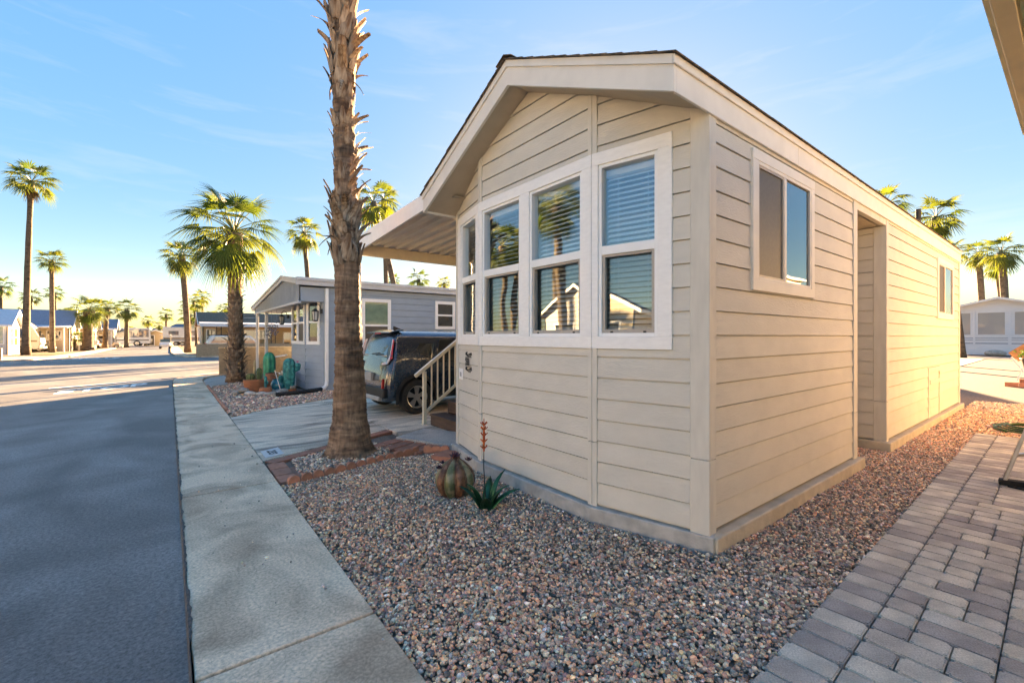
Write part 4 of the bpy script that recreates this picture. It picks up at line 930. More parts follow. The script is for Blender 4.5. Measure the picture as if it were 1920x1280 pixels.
for x, y in ((2.95, 21.5), (3.0, 19.6), (8.5, 21.7), (13, 21.7)): MB().box((x-.05, y-.05, -.02), (x+.05, y+.05, 2.56)).build('porch_post', 'white_metal', G, bevel=.008)
MB().beam((3.0, 19.6, .75), (3.3, 17.4, .95), .05, .05).build('porch_rail', 'white_metal', G); MB().beam((3.0, 19.6, .25), (3.3, 17.4, .25), .05, .05).build('porch_rail', 'white_metal', G)
MB().box((4.3, 17.40, -.03), (15.2, 21.6, 2.60)).build('porch_sun_block', 'grey_siding', G)  # unseen box added to stop sun passing under the porch roof
# downspout
MB().beam((3.66, 13.66, 3.02), (3.66, 13.66, .28), .12, .085, (1, 0, 0)).build('downspout', 'white_metal', G, bevel=.01)
dsp = MB().tube([(3.66, 13.66, .30), (3.65, 13.65, .18), (3.58, 13.62, .10), (3.46, 13.58, .07)], .055, 10).build('downspout_elbow', 'white_metal', G, smooth=True)
hp = MB(); pts = [Vector((3.50, 13.58, .075)).lerp(Vector((2.25, 13.25, .05)), i/60)+Vector((0, -.10*math.sin(math.pi*i/60), 0)) for i in range(61)]
hp.tube(pts, [.062 if i % 2 else .05 for i in range(61)], 12); o = hp.build('drain_hose', 'rubber', smooth=True); tag(o, 'black corrugated drain hose running from the white downspout across gravel', 'hose')
# lanterns
def lantern(p, out, label):
    L = thing('wall_lantern', label, 'lantern', p, world=True); p = Vector(p); out = Vector(out)
    MB().lathe([(.05, -.07), (.05, .07)], 8, tuple(p)).build('back_plate', 'black_metal', L)
    pts = [p+out*(.17*math.sin(a))+Vector((0, 0, .13*(1-math.cos(a))*.9)) for a in [i*.2*math.pi/2*1.1 for i in range(9)]]
    pts = [p+out*.02, p+out*.06+Vector((0, 0, .16)), p+out*.14+Vector((0, 0, .21)), p+out*.21+Vector((0, 0, .15)), p+out*.21+Vector((0, 0, .05))]
    MB().tube(pts, .012, 6).build('arm', 'black_metal', L); c = p+out*.21
    MB().lathe([(.02, .07), (.10, .0), (.105, -.02)], 6, tuple(c)).build('cap', 'black_metal', L)
    cg = MB()
    for k in range(6):
        a = k*math.pi/3; cg.beam(c+Vector((.092*math.cos(a), .092*math.sin(a), -.02)), c+Vector((.07*math.cos(a), .07*math.sin(a), -.27)), .014, .014)
    cg.lathe([(.075, -.27), (.075, -.29), (.03, -.31)], 6, tuple(c)); cg.build('cage', 'black_metal', L)
    MB().lathe([(.082, -.02), (.06, -.27)], 6, tuple(c)).build('glass_shade', 'frost', L)
M('frost', (.55, .55, .52), .3, .05)
lantern(GR.P(.62+.21, 2.35, .02), GR.n, 'black carriage lantern on the grey siding beside the bay window')
lantern((3.5, 18.2, 2.35), (-1, 0, 0), 'black carriage lantern hanging under the porch roof')
# wind chimes under the porch
M('chime', (.22, .22, .27), .5, .2, 9)
for i, (x, y, zc) in enumerate(((2.98, 18.4, 2.05), (3.0, 19.2, 2.0), (3.02, 17.6, 2.15))):
    W_ = thing('wind_chime', ['wind chime with many pale shell discs hanging under the grey porch', 'wind chime of bluish glass drops beside the porch post', 'small spinner ornament hanging near the bay window'][i], 'wind chime', (x, y, zc), world=True)
    MB().tube([(x, y, 2.56), (x, y, zc)], .006, 5).build('cord', 'chime', W_)
    MB().lathe([(.09, 0), (.09, .02)], 12, (x, y, zc)).build('hoop', 'chime', W_)
    dr = MB()
    for k in range(22):
        a = random.uniform(0, 6.28); r = random.uniform(.02, .16 if i == 0 else .09); z = zc-random.uniform(.03, .5); dr.ell((x+r*math.cos(a), y+r*math.sin(a), z), (.022, .022, .03), 6, 4)
    dr.build('drops', 'chime', W_, kind='stuff')
# ------------------------------------------------------------------ fan palms
leaf_mat('frond', (.036, .078, .018), (.11, .145, .026), .38); leaf_mat('frond_far', (.045, .088, .02), (.125, .155, .03), .38)
M('frond_dead', (.30, .19, .09), .8, .25, 8, rnd=.2); M('petiole', (.16, .17, .045), .5, .15, 6)
def trunk_mat(name, c1, c2, ring=26, fib=1.0):
    m = M(name, c1, .9, .2, 2.2, 0, st=(1, 1, 5), col2=c2, detail=9)
    n, l = m.node_tree.nodes, m.node_tree.links; b = n['Principled BSDF']; tc = n.new('ShaderNodeTexCoord')
    def noise(st, sc, det=6):
        mp = n.new('ShaderNodeMapping'); mp.inputs['Scale'].default_value = st; l.new(tc.outputs['Object'], mp.inputs[0]); t = n.new('ShaderNodeTexNoise'); t.inputs['Scale'].default_value = sc; t.inputs['Detail'].default_value = det; t.inputs['Distortion'].default_value = .25
        l.new(mp.outputs[0], t.inputs['Vector']); return t.outputs[0]
    rings = noise((2.6, 2.6, ring*.62), 1.4, 8); fibre = noise((17, 17, 2.6), 2.0, 8); pat = noise((1, 1, 1.2), 3.2, 3)
    a = n.new('ShaderNodeMath'); a.operation = 'MULTIPLY_ADD'; a.inputs[1].default_value = fib; l.new(fibre, a.inputs[0]); l.new(rings, a.inputs[2])
    bp = n.new('ShaderNodeBump'); bp.inputs['Strength'].default_value = 1; bp.inputs['Distance'].default_value = .022; l.new(a.outputs[0], bp.inputs['Height']); l.new(bp.outputs[0], b.inputs['Normal'])
    h = n.new('ShaderNodeHueSaturation'); r = n.new('ShaderNodeMapRange'); r.inputs[1].default_value = .75; r.inputs[2].default_value = 1.3; r.inputs[3].default_value = .48; r.inputs[4].default_value = 1.42
    l.new(a.outputs[0], r.inputs[0]); l.new(r.outputs[0], h.inputs['Value']); l.new(b.inputs['Base Color'].links[0].from_socket, h.inputs['Color'])
    mx = n.new('ShaderNodeMix'); mx.data_type = 'RGBA'; mx.blend_type = 'MULTIPLY'; mx.inputs[7].default_value = (.42, .40, .40, 1)
    r2 = n.new('ShaderNodeMapRange'); r2.inputs[1].default_value = .52; r2.inputs[2].default_value = .68; l.new(pat, r2.inputs[0]); l.new(r2.outputs[0], mx.inputs[0]); l.new(h.outputs[0], mx.inputs[6]); l.new(mx.outputs[2], b.inputs['Base Color'])
trunk_mat('palm_bark', (.165, .095, .058), (.325, .215, .14)); trunk_mat('palm_bark_far', (.22, .155, .10), (.33, .25, .17), 8, .4)
M('boot', (.17, .095, .055), .9, .3, 5, .5, 14, col2=(.44, .33, .235), st=(6, 6, 1), rnd=.25); M('boot_dark', (.10, .07, .052), .92, .3, 5, .5, 14, col2=(.28, .215, .165), st=(6, 6, 1), rnd=.35)
def frond_mesh(elev, nseg, hi, seed, mat, droop=1.0, Rb=1.0):
    rd = random.Random(seed); mb = MB(); L = .95*Rb
    e = elev; p = Vector((.05, 0, 0)); pts = [p.copy()]
    for i in range(6):
        d = Vector((math.cos(e), 0, math.sin(e))); p = p+d*(L/6); e -= .07*droop*(1 if math.cos(e) > 0 else .3); pts.append(p.copy())
    n0 = len(mb.f); mb.tube(pts, [.028-.003*i for i in range(7)], 4 if hi else 3, False)
    d = Vector((math.cos(e), 0, math.sin(e))); y = Vector((0, 1, 0)); nrm = d.cross(y); nrm = -nrm if nrm.z < 0 and elev > -.6 else nrm
    A = R(96); da = 2*A/nseg
    rr = [.04, .26, .44, .64, .84, 1.0] if hi else [.05, .45, .75, 1.0]
    for k in range(nseg):
        a = -A+da*(k+.5); Lk = Rb*(1.0-.30*(a/A)**2)*rd.uniform(.88, 1.08); dk = rd.uniform(.75, 1.25)*droop
        rows = []
        for r_ in rr:
            w = da*.5*r_*Rb*.92 if r_ <= .45 else da*.5*.40*Rb*max(.06, (1.05-r_)/.60)
            u = d*math.cos(a)+y*math.sin(a); t = y*math.cos(a)-d*math.sin(a)
            c = p+u*(r_*Lk)+nrm*(.10*Rb*math.sin(abs(a))*r_)
            c = c+Vector((0, 0, -1))*(.62*dk*Rb*max(0, r_-.35)**1.7*(1.0+.6*abs(a)/A))
            fold = nrm*(w*.45)
            rows.append((c-t*w, c+fold, c+t*w))
        o = len(mb.v)
        for a_, b_, c_ in rows: mb.v += [tuple(a_), tuple(b_), tuple(c_)]
        for i in range(len(rows)-1):
            q = o+3*i; mb.f += [(q, q+1, q+4, q+3), (q+1, q+2, q+5, q+4)]
    me = mb.mesh('frond', mat)
    me.materials.append(MATS['petiole']); idx = [1 if i < 6*(4 if hi else 3) else 0 for i in range(len(mb.f))]; me.polygons.foreach_set('material_index', idx)
    return me
ELS = [78, 60, 42, 25, 8, -10, -28, -46, -62]
HI = [[frond_mesh(R(e), 26, True, 10*i+j, 'frond', .8+.05*i) for j in range(2)] for i, e in enumerate(ELS)]
LO = [[frond_mesh(R(e), 13, False, 50+10*i+j, 'frond_far', .8+.05*i) for j in range(2)] for i, e in enumerate(ELS)]
DEAD = [frond_mesh(R(e), 12, False, 90+i, 'frond_dead', 1.6, .8) for i, e in enumerate((-58, -70, -78))]
def crown_list(n, rd, lo=0, hi=8):
    out = []
    for i in range(n):
        f = i/(n-1); k = min(hi, max(lo, int(round(lo+(hi-lo)*f**.9+rd.uniform(-.4, .4))))); out.append((k, i*2.39996+rd.uniform(-.25, .25)))
    return out
def palm(name, label, base, top, sc, r0, r1, nf, big, seed, trunk='palm_bark_far', bend=.0, group=None, skirt=6, hi=8, boots=None):
    rd = random.Random(seed); P = thing(name, label, 'palm tree', (*base, -.02), 0, group)
    dx, dy, H = top; N = 14
    pts = [Vector((dx*(i/N)**1.6+bend*math.sin(math.pi*i/N), dy*(i/N)**1.6, H*i/N)) for i in range(N+1)]
    rad = [(r0*1.35 if i == 0 else r0*1.08 if i == 1 else r0+(r1-r0)*i/N)*rd.uniform(.95, 1.05) for i in range(N+1)]; rad[-1] = r1*1.25; rad[-2] = r1*1.35
    t = MB().tube(pts, rad, 12).build('trunk', trunk, P, smooth=True)
    c = pts[-1]; sc_ = sc
    lst = crown_list(nf, rd, 0, hi); tilt = lambda: (rd.uniform(-.08, .08), rd.uniform(-.08, .08))
    if big:
        src = HI if big == 2 else LO
        for k, az_ in lst:
            s = sc_*rd.uniform(.88, 1.1); tx, ty = tilt(); inst('frond', src[k][rd.randrange(2)], P, tuple(c+Vector((0, 0, .12*sc_*(1-k/8)))), (tx, ty, az_), (s, s, s))
        for i in range(skirt):
            s = sc_*rd.uniform(.6, .85); inst('dead_frond', DEAD[i % 3], P, tuple(c-Vector((0, 0, .15))), (0, 0, rd.uniform(0, 6.28)), (s, s, s))
    else:
        mb = MB()
        for k, az_ in lst:
            me = LO[k][rd.randrange(2)]; s = sc_*rd.uniform(.88, 1.1); mt = Matrix.Translation(c+Vector((0, 0, .12*sc_*(1-k/8)))) @ Matrix.Rotation(az_, 4, 'Z') @ Matrix.Scale(s, 4)
            mb.add([mt @ v.co for v in me.vertices], [tuple(q.vertices) for q in me.polygons])
        mb.build('crown', 'frond_far', P)
        db = MB()
        for i in range(skirt):
            me = DEAD[i % 3]; mt = Matrix.Translation(c-Vector((0, 0, .2))) @ Matrix.Rotation(rd.uniform(0, 6.28), 4, 'Z') @ Matrix.Scale(sc_*.6, 4); db.add([mt @ v.co for v in me.vertices], [tuple(q.vertices) for q in me.polygons])
        if skirt: db.build('dead_skirt', 'frond_dead', P)
    return P, pts, rad
def boot_mesh(L, w, curl, seed, mat):
    rd = random.Random(seed); mb = MB(); n = 5; rows = []
    for i in range(n+1):
        f = i/n; ww = w*(1-.62*f)*(.75 if i == 0 else 1); x = .012+L*(.10*f+curl*f*f); z = L*f*(1-.25*curl*f)
        rows.append([(x, -ww, z), (x+.35*ww, 0, z+.01), (x, ww, z), (x-.012-.3*ww*0, 0, z)])
    for i, r_ in enumerate(rows): mb.v += r_
    for i in range(n):
        for k in range(4): mb.f.append((4*i+k, 4*i+(k+1) % 4, 4*i+4+(k+1) % 4, 4*i+4+k))
    mb.f.append((3, 2, 1, 0)); e = 4*n; mb.f.append((e, e+1, e+2, e+3)); return mb.mesh('leaf_base', mat)
# --- the big trunk by the driveway
BX, BY = 1.97, 6.17
BP = thing('fan_palm', 'large fan palm trunk with shaggy leaf bases standing in the pebble bed by the driveway', 'palm tree', (BX, BY, 0))
prof = [(-.05, .42), (.0, .40), (.06, .355), (.14, .318), (.25, .300), (.36, .288), (.44, .258), (.56, .246), (.8, .238), (1.0, .225), (1.25, .208), (1.5, .198), (1.83, .190), (2.3, .184), (2.7, .180), (3.1, .172), (3.5, .158), (3.9, .152), (4.4, .150), (5.0, .150), (5.6, .152), (6.4, .155), (7.4, .15), (11.8, .15), (12.4, .20)]
import bisect
def prad(z):
    i = max(1, min(len(prof)-1, bisect.bisect([p[0] for p in prof], z))); a, b = prof[i-1], prof[i]; f = (z-a[0])/(b[0]-a[0]); return .885*(a[1]+(b[1]-a[1])*f)
def pcen(z): return Vector((-.105*min(z, 6)/6*1.0, .055*min(z, 6)/6, z))
mb = MB(); NZ, NA = 460, 44
jz = [random.uniform(-.006, .007)+(.006 if i % 5 < 2 else 0) for i in range(NZ+1)]
for i in range(NZ+1):
    z = -.05+12.4*(i/NZ)**1.4; c = pcen(z)
    for k in range(NA):
        a = 2*math.pi*k/NA; rr = prad(z)*(1+.025*math.sin(3*a+z*1.3)+.018*math.sin(7*a-2*z))+jz[i]*min(1, z+.2)+random.uniform(-.003, .003)
        if z < .12: rr += .02*math.sin(11*a)*(1-z/.12)+.01*random.random()
        mb.v.append((c.x+rr*math.cos(a), c.y+rr*math.sin(a), z))
for i in range(NZ):
    for k in range(NA): mb.f.append((i*NA+k, i*NA+(k+1) % NA, (i+1)*NA+(k+1) % NA, (i+1)*NA+k))
mb.build('trunk', 'palm_bark', BP, smooth=True)
bootm = [boot_mesh(random.uniform(.24, .42), random.uniform(.05, .085), random.uniform(.25, .95), i, 'boot') for i in range(8)]
bootflat = [boot_mesh(random.uniform(.25, .40), random.uniform(.055, .09), random.uniform(.0, .22), 20+i, 'boot') for i in range(6)]
def boots(P, n, z0, z1, rfn, cfn, meshes, amin=0, amax=6.283, sc=(.8, 1.25), tilt=.2):
    for i in range(n):
        z = random.uniform(z0, z1); a = random.uniform(amin, amax); c = cfn(z); r = rfn(z)*.93; s = random.uniform(*sc)
        inst('leaf_base', random.choice(meshes), P, (c.x+r*math.cos(a), c.y+r*math.sin(a), z), (random.uniform(-tilt, tilt), random.uniform(-tilt, tilt), a), (s, s, s))
boots(BP, 64, 2.55, 3.42, prad, pcen, bootflat, sc=(.7, 1.15)); boots(BP, 34, 2.8, 3.35, prad, pcen, bootm, tilt=.45, sc=(.6, 1.0))
boots(BP, 30, 3.45, 4.55, prad, pcen, bootm, R(-85), R(35), tilt=.5, sc=(.5, .85)); boots(BP, 26, 3.4, 4.9, prad, pcen, bootflat, sc=(.5, .8))
boots(BP, 90, 4.95, 6.6, prad, pcen, bootflat, sc=(.9, 1.35)); boots(BP, 46, 5.0, 6.5, prad, pcen, bootm, tilt=.5, sc=(.7, 1.15))
for i in range(14):       # torn, downward hanging bits
    z = random.choice((2.9, 3.0, 3.2, 3.9, 5.05, 5.1, 5.2)); a = random.uniform(0, 6.28); c = pcen(z); r = prad(z)
    inst('leaf_base', random.choice(bootm), BP, (c.x+r*math.cos(a), c.y+r*math.sin(a), z), (random.uniform(-.4, .4), R(random.uniform(95, 140)), a), (.7, .5, .7))
c = pcen(12.4); c.z = 12.4; rd = random.Random(3)
for k, az_ in crown_list(30, rd): s = 1.5*rd.uniform(.9, 1.1); inst('frond', HI[k][rd.randrange(2)], BP, tuple(c), (0, 0, az_), (s, s, s))
# --- the shaggy palm at the corner with a string of fairy lights
P2, pts2, rad2 = palm('fan_palm', 'bushy fan palm with diamond patterned trunk at the corner by the block wall', (1.87, 18.45), (-.06, .05, 5.3), .99, .25, .20, 40, 2, 22, 'palm_bark', skirt=5)
b2 = [boot_mesh(random.uniform(.10, .15), random.uniform(.04, .055), random.uniform(.3, .9), 40+i, 'boot') for i in range(6)]; b2d = [boot_mesh(random.uniform(.12, .18), random.uniform(.05, .06), random.uniform(.4, 1.0), 60+i, 'boot_dark') for i in range(5)]
nrow = 34
for j in range(nrow):
    z = .06+5.0*j/nrow; f = z/5.3; r = .25+(.20-.25)*f + (.04 if z < 1.2 else 0); c = Vector((-.06*f**1.6, .05*f**1.6, z))
    for k in range(8):
        a = 2*math.pi*(k+.5*(j % 2))/8+random.uniform(-.1, .1); s = random.uniform(.8, 1.25)*(1.25 if z < 1.6 else 1)
        inst('leaf_base', random.choice(b2d if z < 2.0 and random.random() < .8 else b2), P2, (c.x+r*.9*math.cos(a), c.y+r*.9*math.sin(a), z), (random.uniform(-.25, .25), random.uniform(-.2, .2), a), (s, s, s))
M('bulb', (.9, .6, .2), .4, emit=(1, .62, .18, .03))
for i in range(9):
    z = .15+1.6*i/9; a = R(-140)+random.uniform(-1.2, 1.2); MB().ell((.33*math.cos(a)*1.05, .33*math.sin(a)*1.05, z), (.010, .010, .013), 6, 4).build('fairy_light', 'bulb', P2)
# --- street and skyline palms
def pal(*a, **k): return palm('fan_palm', *a, **k)
pal('very tall slender fan palm beside the parked motorhome', (-10, 57), (.37, -.29, 15.2), 1.08, .27, .17, 30, 1, 31, skirt=14, hi=6)
pal('medium tall fan palm with ruffled collar in front of the dark sedan', (-9.6, 65.3), (-.04, .03, 9.4), .82, .23, .17, 26, 1, 32, skirt=12, hi=6)
pal('leafy fan palm with shaggy trunk standing at the far corner kerb', (1.5, 56.8), (-.52, .41, 9.9), 1.1, .28, .26, 34, 1, 33, skirt=6)
pal('stout fan palm with thick trunk by the white pickup truck', (-7.6, 71.6), (.1, -.08, 4.7), 1.1, .5, .42, 34, 1, 34, skirt=4)
pal('short young palm growing beside the wooden steps', (-9.0, 72.7), (0, 0, 1.3), .72, .35, .3, 22, 1, 35, skirt=0, hi=5)
pal('fan palm with orange collar beside the golf cart shed', (-6.9, 81.2), (.17, -.13, 5.5), .9, .27, .26, 24, 1, 36, skirt=8, hi=6)
pal('fan palm with orange collar in front of the black coach', (-5.1, 87.4), (.06, -.05, 5.6), 1.02, .27, .25, 24, 1, 37, skirt=8, hi=7)
pal('sunlit fan palm rising behind the grey house ridge', (10.6, 44.9), (-.52, .40, 11.4), 1.05, .25, .18, 28, 1, 38, skirt=4)
pal('fan palm seen above the sloping white awning edge', (17.1, 42.4), (-.29, .23, 15.2), 1.0, .25, .19, 26, 1, 39, skirt=3)
pal('leaning palm with its crown hidden by the awning', (15.2, 33.8), (-2.1, 1.6, 12.5), 1.2, .22, .2, 24, 1, 40, bend=-.2, skirt=4)
pal('broad fan palm behind the roof vent pipe', (35.7, 5.3), (-.05, .04, 8.6), .80, .2, .16, 30, 1, 41, skirt=5)
pal('fan palm mostly hidden behind the tan roof edge', (33.4, 7.1), (-.12, .10, 9.3), .75, .2, .17, 26, 1, 42, skirt=3)
pal('fan palm over the left slope of the white gable roof', (66.9, 6.4), (-.44, .34, 10.2), .92, .32, .24, 26, 1, 43, skirt=6, hi=7)
pal('fullest fan palm over the ridge of the white gable roof', (62.8, 4.5), (-.4, .31, 9.6), 1.05, .34, .26, 30, 1, 44, skirt=6)
pal('thin trunk palm between the two larger palms behind the white house', (71.6, 5.3), (-.73, .57, 9.2), .8, .2, .16, 22, 1, 45, skirt=4)
pal('curved thin trunk palm beside the tan house back corner', (48.2, 5.7), (-.95, .75, 8.0), .8, .17, .14, 20, 0, 46, bend=-.4, skirt=3)
far_l = 'small fan palm far off behind the homes along the far road'; fg = 'small far off palms along the far road'
for i, (b, t, s) in enumerate((((-18.6, 92.7), (-.06, .05, 8.6), .95), ((-18.4, 109.1), (-.2, .2, 8.3), .98), ((-15.8, 110.8), (-.2, .2, 9.2), .95), ((-3.3, 110), (0, 0, 4.6), .8), ((-.5, 101.6), (0, 0, 5.6), .82), ((3.6, 92.1), (-.4, .3, 7.6), 1.2),
        ((4.7, 97.5), (0, 0, 8.7), .95), ((8.4, 100.9), (0, 0, 6.9), .85), ((24, 57.3), (0, 0, 9.2), .66), ((21.4, 44.1), (-.05, .04, 7.8), .76), ((30.4, 54.8), (0, 0, 9.1), .68), ((-8.8, 120.6), (0, 0, 3.5), .65), ((-21.5, 127.9), (-1.8, 1.4, 6.4), .7),
        ((-20.8, 136), (0, 0, 4.6), .65), ((-7, 131.8), (0, 0, 3.2), .62), ((-11.5, 88), (0, 0, 4.4), 1.1), ((-9.9, 97), (0, 0, 4.2), 1.0), ((2.6, 88), (0, 0, 5.0), 1.1), ((5.2, 84), (0, 0, 4.4), .9), ((7.2, 90), (0, 0, 5.2), .9), ((22.6, 49), (0, 0, 7.0), .6), ((-2.2, 150), (0, 0, 4.5), .8))):
    if b[0] > 20: pal('small palm crown peeking over the long grey house roof', b, t, s, .2, .16, 20, 0, 100+i, group='palm crowns above the grey roof', skirt=5, hi=7)
    else: pal(far_l, b, t, s, .2, .16, 20, 0, 100+i, group=fg, skirt=5, hi=7)
# palms across the road that the bay windows mirror
for i, (b, t, s) in enumerate((((-11.0, 17.4), (.6, 0, 8.6), .95), ((-13.5, 20.6), (-.3, .2, 10.4), .95), ((-11.5, 23.4), (0, .4, 7.6), 1.0), ((-15, 27.0), (-.3, 0, 8.6), 1.1), ((-13, 29.5), (.5, 0, 7.4), 1.5), ((-10.8, 34), (0, 0, 7.0), 1.5))):
    pal('fan palm across the road mirrored in the bay windows', b, t, s, .24, .2, 26, 1, 200+i, group='palms across the road', skirt=5)
# ------------------------------------------------------------------ garden ornaments by the tan house
def ornament_mat(name, c1, c2, sc=9, rough=.45, metal=.3): M(name, c1, rough, .2, sc, .35, 60, metal=metal, col2=c2, lo=.42, hi=.6, detail=9)
ornament_mat('patina', (.12, .13, .06), (.28, .24, .15), 16); ornament_mat('rust', (.10, .045, .025), (.24, .12, .07), 16); ornament_mat('agave_metal', (.005, .045, .022), (.012, .13, .06), 5, .3, .5); ornament_mat('purple_metal', (.045, .012, .022), (.14, .05, .07)); ornament_mat('red_metal', (.45, .05, .015), (.6, .14, .03))
BC = thing('metal_barrel_cactus', 'rusty green metal barrel cactus sculpture with purple flower on top', 'sculpture', (2.33, 3.97, -.02))
NR = 9
for k in range(NR):
    mb = MB(); rows = []
    for i in range(13):
        f = i/12; z = .37*f; r = .175*math.sin(math.pi*(.20+.76*f))**.75*(1.0 if f < .95 else .7); row = []
        for j in range(7):
            a = 2*math.pi*(k+j/6)/NR; rr = r*(1+.20*math.sin(math.pi*j/6)); row.append((rr*math.cos(a), rr*math.sin(a), z))
        rows.append(row)
    for r_ in rows: mb.v += r_
    for i in range(12):
        for j in range(6): q = i*7+j; mb.f.append((q, q+1, q+8, q+7))
    o = mb.build('rib', 'patina' if k % 2 else 'rust', BC, smooth=True); sl = o.modifiers.new('solid', 'SOLIDIFY'); sl.thickness = .004
    p = [(1.02*.175*math.sin(math.pi*(.20+.76*f))**.75*math.cos(2*math.pi*k/NR), 1.02*.175*math.sin(math.pi*(.20+.76*f))**.75*math.sin(2*math.pi*k/NR), .37*f) for f in [i/10 for i in range(11)]]
    MB().tube(p, .006, 5).build('seam', 'rust', BC)
def flower(parent, c, n, L, mat, name='flower'):
    mb = MB()
    for ring, (el, l) in enumerate(((R(20), L), (R(50), L*.8))):
        for k in range(n):
            a = 2*math.pi*(k+.5*ring)/n; d = Vector((math.cos(a)*math.cos(el), math.sin(a)*math.cos(el), math.sin(el))); t = Vector((-math.sin(a), math.cos(a), 0)); c_ = Vector(c)
            mb.add([c_-t*.006, c_+t*.006, c_+d*l*.55+t*l*.22, c_+d*l+Vector((0, 0, .012)), c_+d*l*.55-t*l*.22], [(0, 1, 2, 3, 4)])
    o = mb.build(name, mat, parent); o.modifiers.new('solid', 'SOLIDIFY').thickness = .003; return o
flower(BC, (0, 0, .375), 8, .075, 'purple_metal'); flower(BC, (.13, -.05, .33), 6, .05, 'purple_metal'); flower(BC, (-.15, .06, .27), 6, .05, 'purple_metal'); flower(BC, (-.05, .17, .28), 6, .045, 'purple_metal')
AG = thing('metal_agave', 'green metal agave sculpture with red flower stalk on the gravel', 'sculpture', (2.36, 3.45, -.03))
for k, (az_, el, L) in enumerate(((-60, 70, .34), (-10, 82, .40), (45, 68, .33), (140, 62, .33), (185, 74, .36), (235, 58, .33), (-35, 52, .36))):
    a, e = R(az_), R(el); mb = MB(); n = 8; rows = []
    for i in range(n+1):
        f = i/n; w = .048*(math.sin(math.pi*min(1, .28+.72*f))**.8 if f < 1 else 0)*(1 if f < .5 else 1)+.001; ee = e-.35*f*f; d = Vector((math.cos(a)*math.cos(ee), math.sin(a)*math.cos(ee), math.sin(ee)))
        c = Vector((.015*math.cos(a), .015*math.sin(a), .0))+d*(L*f); t = Vector((-math.sin(a), math.cos(a), 0)); nn = t.cross(d)
        rows.append([c-t*w+nn*w*.55, c, c+t*w+nn*w*.55])
    for r_ in rows: mb.v += [tuple(p) for p in r_]
    for i in range(n):
        for j in range(2): q = 3*i+j; mb.f.append((q, q+1, q+4, q+3))
    o = mb.build('leaf', 'agave_metal', AG, smooth=True); o.modifiers.new('solid', 'SOLIDIFY').thickness = .004
MB().tube([(0, 0, 0), (-.02, .01, .4), (-.015, .015, .80)], [.006, .005, .004], 6).build('stalk', 'black_metal', AG)
for k, z in enumerate((.57, .63, .69, .745, .79)):
    mb = MB()
    for j in range(5):
        a = j*1.2566+k; mb.beam((-.016, .013, z), (-.016+.035*math.cos(a), .013+.035*math.sin(a), z+.035), .008, .008)
    mb.build('blossom', 'red_metal', AG)
MB().lathe([(.008, .55), (.012, .7), (.003, .86)], 7, (-.016, .013, 0)).build('flower_spike', 'red_metal', AG)
# ------------------------------------------------------------------ pots and painted cacti next door
M('terracotta', (.36, .13, .06), .8, .15, 9, .25, 40, st=(1, 1, 3)); ornament_mat('turquoise', (.0, .13, .14), (.02, .30, .27), 9, .5, .1); ornament_mat('jade', (.0, .20, .11), (.01, .32, .19), 5, .4, .1); M('blue_glaze', (.0, .16, .22), .2, .15, 5, coat=.6); M('cactus_green', (.10, .13, .05), .7, .25, 12, .4, 40); M('pebble_rock', (.42, .38, .33), .9, .25, 6, .5, 12, rnd=.3); M('straw', (.42, .32, .17), .8, .2); M('pink', (.5, .12, .25), .6, .2)
def pot(name, label, loc, prof, mat, soil=True, n=28):
    P = thing(name, label, 'pot', loc); MB().lathe(prof, n, cap=False).build('vessel', mat, P, smooth=True)
    r, z = prof[-1]; MB().lathe([(.001, prof[0][1]+.001), (prof[0][0], prof[0][1])], n, cap=False).build('base', mat, P)
    if soil: MB().lathe([(.001, z*.9), (r*.99, z*.9)], n, cap=False).build('soil', 'soil', P)
    return P
pot('terracotta_planter', 'large terracotta planter holding real cacti beside the shaggy palm', (1.95, 14.65, -.02), [(.25, 0), (.265, .12), (.285, .27), (.30, .36), (.30, .40), (.265, .40), (.255, .36)], 'terracotta')
pot('squat_pot', 'small squat terracotta pot in front of the turquoise pot', (2.13, 14.07, -.02), [(.10, 0), (.155, .05), (.17, .11), (.15, .18), (.115, .21), (.105, .20)], 'terracotta')
pot('glazed_pot', 'turquoise glazed round pot filled with dry grass', (2.62, 14.75, -.02), [(.16, 0), (.24, .10), (.26, .20), (.22, .30), (.19, .33), (.22, .36), (.205, .355)], 'blue_glaze')
pot('terracotta_dish', 'shallow terracotta dish under the turquoise metal cactus', (2.80, 14.40, -.02), [(.17, 0), (.20, .07), (.205, .09), (.185, .085)], 'terracotta')
pot('clay_urn', 'round brown clay urn behind the turquoise glazed pot', (2.50, 15.35, -.02), [(.15, 0), (.24, .15), (.25, .30), (.18, .44), (.17, .50), (.15, .49)], 'terracotta')
